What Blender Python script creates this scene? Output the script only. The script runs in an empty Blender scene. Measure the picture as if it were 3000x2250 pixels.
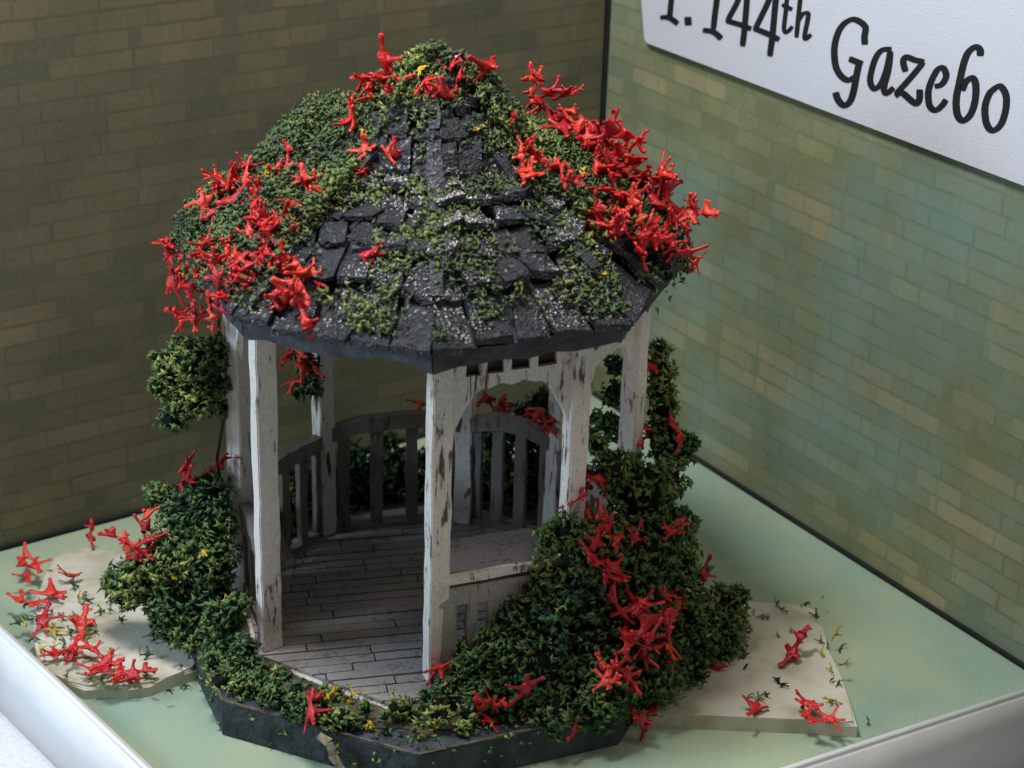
import bpy, bmesh, math, random
import numpy as np
from mathutils import Vector, Matrix, Euler, noise
R = math.radians
random.seed(7)
rng = np.random.default_rng(7)
scene = bpy.context.scene
COL = scene.collection

# ------------------------------------------------------------ camera
cam = bpy.data.cameras.new("camera")
cam.lens = 68.1; cam.sensor_width = 36; cam.clip_start = .1; cam.clip_end = 500
cam_o = bpy.data.objects.new("camera", cam); COL.objects.link(cam_o)
_pitch, _yaw, _roll = 0.4400, 0.0190, 0.0315
_f = Vector((math.sin(_yaw)*math.cos(_pitch), math.cos(_yaw)*math.cos(_pitch), -math.sin(_pitch)))
_r = Vector((math.cos(_yaw), -math.sin(_yaw), 0)); _u = _r.cross(_f)
_r2 = _r*math.cos(_roll)+_u*math.sin(_roll); _u2 = -_r*math.sin(_roll)+_u*math.cos(_roll)
m = Matrix((_r2, _u2, -_f)).transposed().to_4x4(); m.translation = (0.3439, -12.8713, 8.2262)
cam_o.matrix_world = m
cam.dof.use_dof = True; cam.dof.focus_distance = 13.9; cam.dof.aperture_fstop = 0.75
scene.camera = cam_o

# ------------------------------------------------------------ world and lamps (indoor display lit by a window at the left)
w = bpy.data.worlds.new("World"); scene.world = w; w.use_nodes = True
bg = w.node_tree.nodes["Background"]; bg.inputs[0].default_value = (0.62, 0.70, 0.80, 1); bg.inputs[1].default_value = 0.035
def area(name, loc, target, size, power, color):
    l = bpy.data.lights.new(name, 'AREA'); l.shape = 'RECTANGLE'; l.size, l.size_y = size
    l.energy = power; l.color = color
    o = bpy.data.objects.new(name, l); COL.objects.link(o); o.location = loc
    o.rotation_euler = (Vector(target)-Vector(loc)).to_track_quat('-Z', 'Y').to_euler(); return o
area("skylight", (-2.6, -1.7, 14.0), (0, 0, 1.5), (2.6, 2.6), 1700, (0.98, 0.98, 1.0))
area("window_light", (-11.5, -2.6, 6.2), (0, 0, 1.9), (3.6, 3.0), 1080, (0.62, 0.80, 1.0))
area("warm_fill", (4.2, -5.0, 13.0), (0, 0, 1.5), (5.0, 5.0), 320, (1.0, 0.86, 0.74))  # unseen warm fill, added to brighten the front faces of the posts
scene.view_settings.view_transform = 'Standard'; scene.view_settings.look = 'None'
scene.view_settings.exposure = 0.0; scene.view_settings.gamma = 1.0
scene.render.engine = 'CYCLES'; scene.cycles.use_denoising = True

# ------------------------------------------------------------ measured tables (world units)
BLOBS = {"right_bush":[[0.772,-1.3,0.527,0.29],[1.209,-1.25,0.408,0.308],[1.626,-1.0,0.404,0.298],[0.546,-1.45,0.364,0.183],[0.905,-1.5,0.366,0.188],[1.235,-1.45,0.359,0.168],[0.521,-1.2,0.689,0.153],[1.026,-1.05,0.955,0.291],[1.442,-0.9,0.756,0.359],[1.921,-0.6,0.499,0.272],[0.731,-1.1,0.863,0.169],[1.215,-0.9,1.291,0.261],[1.546,-0.7,1.222,0.311],[1.799,-0.5,0.915,0.239],[0.992,-0.95,1.465,0.137],[1.518,-0.55,1.596,0.264],[1.3,-0.65,1.832,0.153],[1.736,-0.35,1.571,0.142],[1.823,-0.4,1.213,0.159],[1.723,0.03,1.797,0.122],[1.714,0.05,1.979,0.115],[1.701,0.08,2.116,0.112],[1.693,0.1,2.258,0.108],[1.667,0.1,2.407,0.082],[1.781,-0.1,1.71,0.159],[1.914,-0.1,1.771,0.07],[1.329,-0.05,1.865,0.115],[1.337,0.0,2.107,0.089],[1.346,0.05,2.31,0.079],[1.159,-0.75,2.282,0.048],[1.189,-0.7,2.039,0.073],[0.377,-1.35,0.59,0.137],[0.414,-1.5,0.458,0.136],[0.633,-1.1,0.822,0.138],[0.856,-1.0,1.112,0.153],[0.88,-0.95,1.387,0.122],[2.242,-0.3,0.317,0.197],[2.255,-0.25,0.452,0.157],[2.355,-0.25,0.536,0.092],[2.172,-0.4,0.172,0.197],[1.936,-0.7,0.156,0.193],[1.706,-1.0,0.355,0.158]],"left_bush":[[-1.633,-0.15,1.3,0.144],[-1.823,-0.2,1.126,0.199],[-1.645,-0.25,1.079,0.192],[-1.916,-0.35,0.853,0.231],[-2.167,-0.35,0.646,0.194],[-1.634,-0.4,0.849,0.224],[-1.881,-0.45,0.512,0.225],[-1.596,-0.5,0.591,0.176],[-1.922,-0.5,0.351,0.146],[-2.335,-0.3,0.592,0.13],[-2.28,-0.35,0.481,0.097],[-1.747,-0.6,0.356,0.16],[-1.496,-0.75,0.548,0.142],[-1.366,-0.8,0.702,0.088],[-1.489,-0.85,0.373,0.126],[-1.299,-1.0,0.475,0.1],[-2.006,-0.1,1.224,0.113],[-1.807,-0.6,0.328,0.081]],"left_tuft":[[-1.735,-0.1,2.336,0.156],[-1.889,-0.1,2.258,0.119],[-1.712,-0.1,2.076,0.182],[-1.889,-0.1,1.883,0.126],[-1.615,-0.05,2.13,0.142],[-1.563,0.0,2.369,0.113],[-1.979,-0.1,2.125,0.094],[-1.815,0.0,2.362,0.094],[-1.545,0.0,1.919,0.076],[-2.001,-0.1,2.366,0.044]],"ground":[[-1.39,-1.1,0.38,0.074],[-1.167,-1.3,0.401,0.08],[-0.889,-1.45,0.431,0.067],[-0.807,-1.65,0.377,0.072],[-0.638,-1.75,0.374,0.048],[-0.446,-1.75,0.398,0.048],[-0.196,-1.65,0.43,0.054],[0.29,-1.75,0.358,0.06],[-0.69,-1.5,0.431,0.054],[0.095,-1.7,0.414,0.054],[-1.538,-1.0,0.35,0.081],[-1.446,-1.2,0.335,0.099],[-1.267,-1.3,0.359,0.11],[-1.223,-1.1,0.384,0.087],[-1.053,-1.45,0.388,0.103],[-0.881,-1.55,0.364,0.097],[-0.996,-1.35,0.478,0.067],[-0.715,-1.6,0.383,0.084],[-0.589,-1.55,0.468,0.054],[-0.546,-1.7,0.399,0.066],[-0.389,-1.65,0.426,0.06],[-0.255,-1.75,0.422,0.045],[-0.101,-1.6,0.398,0.072],[0.057,-1.5,0.411,0.079],[0.185,-1.45,0.458,0.091],[0.16,-1.7,0.416,0.06],[0.003,-1.8,0.425,0.041],[0.319,-1.65,0.404,0.078],[0.246,-1.3,0.514,0.073],[0.275,-1.15,0.612,0.068]],"back_bush":[[-0.72,1.75,0.52,0.212],[-0.56,1.7,0.393,0.266],[-0.365,1.75,0.529,0.199],[-0.168,1.8,0.394,0.268],[0.15,1.8,0.394,0.267],[0.468,1.75,0.385,0.244],[0.54,1.75,0.596,0.176],[0.783,1.6,0.369,0.198],[0.812,1.6,0.638,0.175],[-0.825,1.55,0.377,0.22],[-1.08,1.35,0.376,0.217],[-1.153,1.35,0.588,0.164],[0.648,1.65,0.914,0.113],[0.803,1.6,0.9,0.104],[0.908,1.5,1.168,0.086],[-1.348,0.4,0.763,0.162],[-1.19,0.9,0.353,0.152],[0.869,1.6,1.246,0.129],[1.021,1.5,1.213,0.146],[0.722,1.7,1.065,0.122],[1.106,1.4,1.391,0.127],[1.132,1.3,1.145,0.17],[0.998,1.5,0.826,0.195],[0.495,1.75,0.816,0.158],[0.224,1.9,0.51,0.201],[-0.014,1.9,0.459,0.201],[-0.704,1.5,0.377,0.219],[-0.94,1.55,0.487,0.175],[-0.449,1.85,0.697,0.124],[-1.233,1.0,0.56,0.169],[-1.14,1.25,0.772,0.128],[1.15,1.2,0.641,0.214]],"hanging":[[-1.013,0.75,2.103,0.086],[-0.984,0.78,1.913,0.1],[-0.978,0.8,1.725,0.101],[-1.033,0.75,2.005,0.08],[-1.08,0.8,1.663,0.047]]}
RED = {"roof_vine":[[-0.334,-0.024,4.586,1.15],[-0.378,-0.081,4.471,1.0],[-0.458,-0.051,4.412,0.8],[-0.291,-0.247,4.458,0.8],[-0.544,-0.211,4.181,1.0],[-0.453,-0.411,4.069,1.0],[-0.26,-0.542,4.085,1.0],[-0.461,-0.541,3.966,0.7],[-1.297,-0.164,3.848,1.0],[-1.394,-0.164,3.795,1.0],[-1.456,-0.193,3.736,1.0],[-1.565,-0.241,3.616,1.0],[-1.277,-0.346,3.778,1.0],[-1.17,-0.46,3.781,1.0],[-1.333,-0.423,3.704,1.0],[-1.208,-0.551,3.72,1.0],[-0.989,-0.372,3.911,1.0],[-0.842,-0.611,3.915,1.0],[-0.746,-0.651,3.867,1.0],[-0.79,-0.687,3.807,1.0],[-0.89,-0.771,3.809,0.8],[-1.141,-0.736,3.691,1.0],[-1.061,-0.919,3.664,1.0],[-0.977,-0.841,3.702,1.0],[-0.908,-0.931,3.673,1.0],[-1.212,-0.805,3.617,1.0],[-1.854,-0.08,3.221,1.0],[-1.743,-0.238,3.216,1.0],[-1.536,-0.617,3.437,1.0],[-1.429,-0.843,3.429,1.0],[-1.35,-0.839,3.495,1.0],[-1.233,-1.043,3.513,1.0],[-1.148,-0.984,3.524,1.0],[-1.048,-1.068,3.528,1.0],[-1.577,-0.608,3.231,1.0],[-1.392,-1.025,3.371,1.0],[-1.288,-1.103,3.437,1.0],[-1.165,-1.127,3.418,1.0],[-1.86,-0.079,2.956,1.0],[-1.683,-0.37,3.028,1.0],[-1.492,-0.797,3.141,1.0],[-1.318,-1.146,3.291,1.0],[-1.79,-0.078,2.671,1.0],[-1.646,-0.36,2.779,1.0],[-1.359,-1.094,3.169,0.8],[-0.953,-1.114,3.548,1.0],[-0.858,-1.162,3.537,1.0],[-0.792,-1.234,3.504,1.0],[-0.848,-1.283,3.451,1.0],[-0.918,-1.341,3.383,1.0],[-0.81,-1.388,3.373,1.2],[-0.405,-1.206,3.631,0.8],[-0.06,-0.195,4.497,1.0],[-0.01,-0.27,4.45,0.8],[0.108,-0.111,4.59,0.8],[0.157,-0.151,4.522,0.7],[0.067,-0.26,4.44,1.1],[0.359,-0.016,4.553,1.1],[0.712,0.709,4.27,1.0],[0.821,0.832,4.132,1.1],[0.934,0.714,4.171,1.0],[0.79,0.804,4.035,1.0],[0.878,0.839,3.956,1.1],[0.97,0.636,4.057,0.8],[0.891,0.242,4.059,1.0],[0.556,-0.138,4.253,0.8],[0.607,-0.301,4.077,1.0],[0.687,-0.326,4.038,0.8],[0.653,-0.569,4.005,1.0],[0.829,-0.392,3.982,0.8],[0.883,-0.567,3.913,1.1],[1.05,0.46,3.976,1.0],[1.139,0.255,4.01,1.0],[1.228,0.046,4.097,1.2],[1.333,0.016,4.092,1.1],[1.07,0.141,3.97,1.0],[1.198,0.307,3.857,1.0],[1.276,0.016,3.95,1.0],[1.375,0.016,3.908,1.0],[1.122,-0.204,3.926,1.0],[1.217,-0.258,3.88,1.0],[1.328,-0.026,3.837,1.0],[1.437,0.013,3.792,1.0],[1.5,0.023,3.715,1.0],[1.586,0.03,3.817,1.1],[1.647,0.031,3.716,1.0],[1.244,-0.414,3.802,1.0],[1.379,-0.311,3.762,1.0],[1.529,-0.087,3.652,1.0],[1.307,-0.507,3.705,1.0],[1.417,-0.465,3.642,1.0],[1.109,-0.668,3.752,1.1],[1.139,-0.741,3.704,0.7],[1.691,0.03,3.545,1.0],[1.814,0.027,3.515,1.1],[1.852,0.02,3.567,0.8],[1.474,-0.468,3.587,1.0],[1.622,-0.252,3.517,1.0],[1.512,-0.521,3.514,1.0],[1.653,-0.401,3.444,1.0],[1.785,-0.057,3.255,1.0],[1.235,-0.754,3.63,1.1],[1.398,-0.713,3.519,1.0],[1.288,-0.621,3.653,0.8],[-0.108,1.523,1.258,0.8],[0.426,1.523,1.314,1.1],[0.515,1.523,1.266,0.9]],"right_bush":[[1.021,-0.722,1.732,1.0],[1.108,-0.692,1.793,1.0],[1.189,-0.781,1.824,0.9],[1.034,-0.868,1.682,1.0],[1.129,-0.795,1.532,1.1],[1.207,-0.921,1.566,1.1],[1.269,-1.032,1.538,1.1],[1.196,-1.112,1.488,1.1],[1.345,-1.056,1.49,1.0],[1.461,-0.959,1.426,0.8],[1.166,-1.168,1.39,1.0],[1.305,-1.17,1.319,1.1],[1.347,-1.114,1.185,1.0],[1.737,-0.865,1.436,0.8],[2.033,-0.564,0.92,1.0],[1.385,-1.212,0.98,1.0],[1.509,-1.183,1.011,1.1],[1.584,-1.218,0.92,1.2],[1.7,-1.14,0.893,1.0],[1.832,-0.734,0.749,1.0],[1.422,-1.279,0.832,1.0],[1.583,-1.253,0.796,1.1],[1.737,-1.138,0.671,1.0],[1.558,-1.244,0.658,1.0],[1.352,-1.416,0.657,1.0],[1.438,-1.409,0.578,1.0],[1.261,-1.446,0.675,1.0],[1.291,-1.511,0.604,1.0],[2.159,-0.618,0.148,1.1],[2.07,-0.832,0.043,0.8],[1.64,-1.203,0.166,1.0],[1.52,-1.43,0.249,0.8],[0.717,-1.605,0.595,0.9],[0.421,-1.66,0.472,0.9],[0.466,-1.637,0.352,0.9],[1.068,-1.625,0.257,0.8],[1.686,-1.003,1.02,0.7],[1.615,0.022,2.329,0.7],[1.514,-0.096,1.874,0.9],[1.551,-0.017,1.739,0.9],[1.85,-0.187,1.852,1.1],[0.837,0.873,1.536,1.1],[0.939,0.873,1.457,1.0],[0.978,0.873,1.396,0.8]],"left_bush":[[-1.802,-0.113,1.49,1.1],[-1.789,-0.166,1.382,1.1],[-2.096,-0.212,1.118,1.0],[-2.102,-0.301,1.065,0.8],[-2.238,-0.274,0.86,1.1],[-2.283,-0.254,0.915,0.9],[-2.053,-0.439,1.039,0.9],[-2.095,-0.479,0.963,0.9],[-1.552,-0.055,1.524,0.8]],"hanging_vine":[[-1.129,0.716,2.026,1.0],[-1.008,0.665,1.966,1.1],[-1.076,0.787,1.789,1.1],[-0.911,0.682,1.921,0.9],[-1.021,0.637,2.114,0.9]],"ground_cover":[[0.115,-1.314,0.551,1.1],[-0.768,-1.714,0.442,1.0]]}
YEL = {"roof_vine":[[-0.11,-0.116,4.56,1.3],[-0.586,-0.517,3.938,1.2],[-1.134,-0.344,3.854,1.0],[-1.741,-0.238,3.105,0.9],[-1.071,-1.054,3.515,0.8],[1.028,-0.351,3.914,0.8],[-0.019,-1.16,3.758,0.8],[-0.471,-0.37,4.162,0.7],[0.306,-0.396,4.23,0.7]],"right_bush":[[1.406,-0.842,1.49,1.0],[1.755,-0.85,1.427,0.6],[0.972,-1.332,1.098,0.7],[1.543,0.007,1.785,0.6]],"left_bush":[[-1.637,-0.575,1.03,1.0],[-1.482,-0.739,0.701,0.8],[-1.872,-0.598,0.822,0.6],[-1.731,-0.301,2.135,0.6]],"ground_cover":[[-0.607,-1.597,0.53,1.1],[-0.484,-1.565,0.488,1.1],[-0.352,-1.728,0.365,0.8],[-0.134,-1.592,0.469,0.8],[0.114,-1.779,0.354,0.8]]}
LOOSE = [[-3.288,0.755,0.12,1.2],[-3.189,0.591,0.12,1.1],[-3.21,0.43,0.1,0.9],[-2.837,1.059,0.05,1.1],[-2.966,0.194,0.16,1.3],[-2.871,0.444,0.16,1.1],[-3.182,0.065,0.12,1.1],[-2.939,-0.223,0.16,1.1],[-2.652,-0.245,0.16,1.4],[-2.755,-0.677,0.18,1.1],[-2.643,-0.628,0.2,1.2],[-2.484,-0.653,0.2,1.2],[-2.34,-0.833,0.22,1.2],[-2.406,-0.901,0.15,1.1],[-2.228,-0.903,0.18,1.1],[-2.138,-0.901,0.1,1.1],[-2.237,-1.012,0.1,1.0],[2.766,-0.451,0.17,1.5],[2.399,-1.169,0.08,1.2],[2.794,-1.165,0.2,1.3],[2.77,-1.254,0.1,1.0],[2.934,-1.306,0.06,1.0]]
NLL = 17
CRUMB = [[-2.866,0.904,0.03,"d",0.9,0],[-2.956,0.752,0.03,"d",1.0,0],[-2.837,0.363,0.15,"d",1.2,0],[-2.487,0.794,0.03,"d",1.1,0],[-2.759,0.171,0.15,"y",1.1,0],[-2.501,0.147,0.15,"o",1.3,0],[-2.364,-0.138,0.15,"d",1.0,0],[-2.696,0.071,0.15,"o",1.0,0],[-2.945,-0.028,0.15,"o",1.2,0],[-2.84,-0.104,0.15,"o",1.0,0],[-2.717,-0.099,0.15,"o",1.0,0],[-3.072,-0.18,0.15,"d",1.4,0],[-2.992,-0.143,0.15,"d",1.4,0],[-3.135,-0.215,0.15,"d",1.4,0],[-2.971,-0.404,0.15,"d",1.5,0],[-2.863,-0.335,0.15,"y",1.3,0],[-2.717,-0.362,0.15,"d",1.3,0],[-2.885,-0.56,0.15,"y",1.2,0],[-2.117,-0.175,0.15,"y",1.3,0],[-2.108,-0.338,0.15,"o",1.2,0],[-2.063,-0.401,0.15,"d",1.0,0],[-2.163,-0.533,0.15,"o",1.1,0],[-2.432,-0.853,0.15,"y",1.1,0],[-2.358,-0.603,0.15,"y",1.1,0],[-1.958,-0.169,0.15,"d",0.9,0],[-1.799,-0.768,0.15,"d",1.1,0],[-1.748,-0.554,0.03,"d",1.0,0],[-2.05,-0.9,0.15,"d",0.9,0],[-1.985,-0.987,0.15,"o",0.9,0],[-1.777,-0.832,0.03,"o",1.0,0],[-1.854,-1.072,0.15,"d",0.9,0],[-2.578,-0.357,0.15,"o",1.2,0],[-2.789,-0.525,0.15,"y",1.0,0],[-3.14,0.056,0.15,"d",1.2075134252450574,0],[-3.065,-0.243,0.15,"y",1.135335908698584,0],[-2.622,-0.222,0.15,"d",1.2107590000066986,0],[-2.254,-0.967,0.15,"y",1.2539830449558775,0],[-2.471,-0.004,0.15,"o",0.8010430584561854,0],[-2.174,-0.001,0.15,"d",1.42419774931161,0],[-2.538,-0.28,0.15,"o",1.3412939067541716,0],[-2.338,-0.936,0.15,"o",0.9450338176567009,0],[-2.54,-0.015,0.15,"o",1.3055153656994822,0],[-2.344,-0.78,0.15,"y",1.3310938228084432,0],[-2.327,0.303,0.15,"o",1.3948378362263076,0],[-2.736,-0.3,0.15,"o",1.2888984414629654,0],[-2.583,-0.173,0.15,"d",0.9376474678404867,0],[-2.435,-0.925,0.15,"o",1.395630787214156,0],[-2.382,-0.991,0.15,"o",1.352942233261988,0],[-3.128,-0.148,0.15,"y",0.8594263405158277,0],[-3.032,0.097,0.15,"o",0.8887284858028138,0],[-2.834,-0.323,0.15,"y",1.394622287832676,0],[-2.082,-0.611,0.15,"d",1.181487877020603,0],[-2.529,0.376,0.15,"d",1.27591891705685,0],[-2.73,-0.463,0.15,"d",1.2683892473021552,0],[-2.58,-0.406,0.15,"o",0.938704799529473,0],[-2.736,0.249,0.15,"y",1.1753714478988682,0],[-2.361,-0.155,0.15,"o",0.8137202929861267,0],[-2.677,0.125,0.15,"d",1.0720880612917156,0],[-2.626,-0.916,0.15,"o",1.0750793107686463,0],[-2.824,-0.104,0.15,"o",0.8653044761259897,0],[-2.455,-0.926,0.15,"o",1.1940454454158158,0],[2.992,0.322,0.15,"d",1.3,1],[2.744,0.291,0.15,"d",1.2,1],[2.787,0.223,0.15,"d",0.8,1],[2.552,0.166,0.15,"o",0.9,1],[2.626,0.114,0.15,"o",1.1,1],[2.665,0.102,0.15,"o",0.8,1],[3.043,0.117,0.15,"d",1.4,1],[3.131,0.412,0.15,"o",0.8,1],[2.438,-0.095,0.15,"o",0.8,1],[2.481,-0.126,0.15,"d",0.8,1],[2.694,-0.151,0.15,"o",0.9,1],[2.819,0.19,0.15,"o",0.7,1],[3.022,-0.237,0.15,"o",1.1,1],[3.155,-0.12,0.15,"y",1.1,1],[3.158,-0.329,0.15,"d",1.4,1],[3.005,-0.399,0.15,"y",1.0,1],[3.074,-0.3,0.15,"d",0.8,1],[2.405,-0.454,0.15,"d",1.2,1],[2.404,-0.611,0.15,"k",1.1,1],[2.62,-0.776,0.15,"k",1.2,1],[2.647,-0.836,0.15,"k",1.1,1],[3.03,-0.761,0.15,"k",1.0,1],[3.074,-0.79,0.15,"k",1.1,1],[3.045,-0.624,0.15,"y",1.1,1],[3.138,-0.565,0.15,"y",1.2,1],[2.271,-0.672,0.03,"o",0.9,1],[2.323,-0.731,0.03,"o",1.1,1],[2.252,-0.819,0.03,"o",1.0,1],[2.382,-0.977,0.15,"d",1.2,1],[2.454,-1.005,0.15,"o",1.2,1],[2.509,-0.973,0.15,"o",1.1,1],[2.979,-1.027,0.15,"y",1.2,1],[3.007,-1.062,0.15,"o",1.0,1],[2.223,-0.957,0.03,"o",1.1,1],[3.259,-1.114,0.03,"d",0.9,1],[2.819,-0.08,0.15,"o",0.8,1]]
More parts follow.
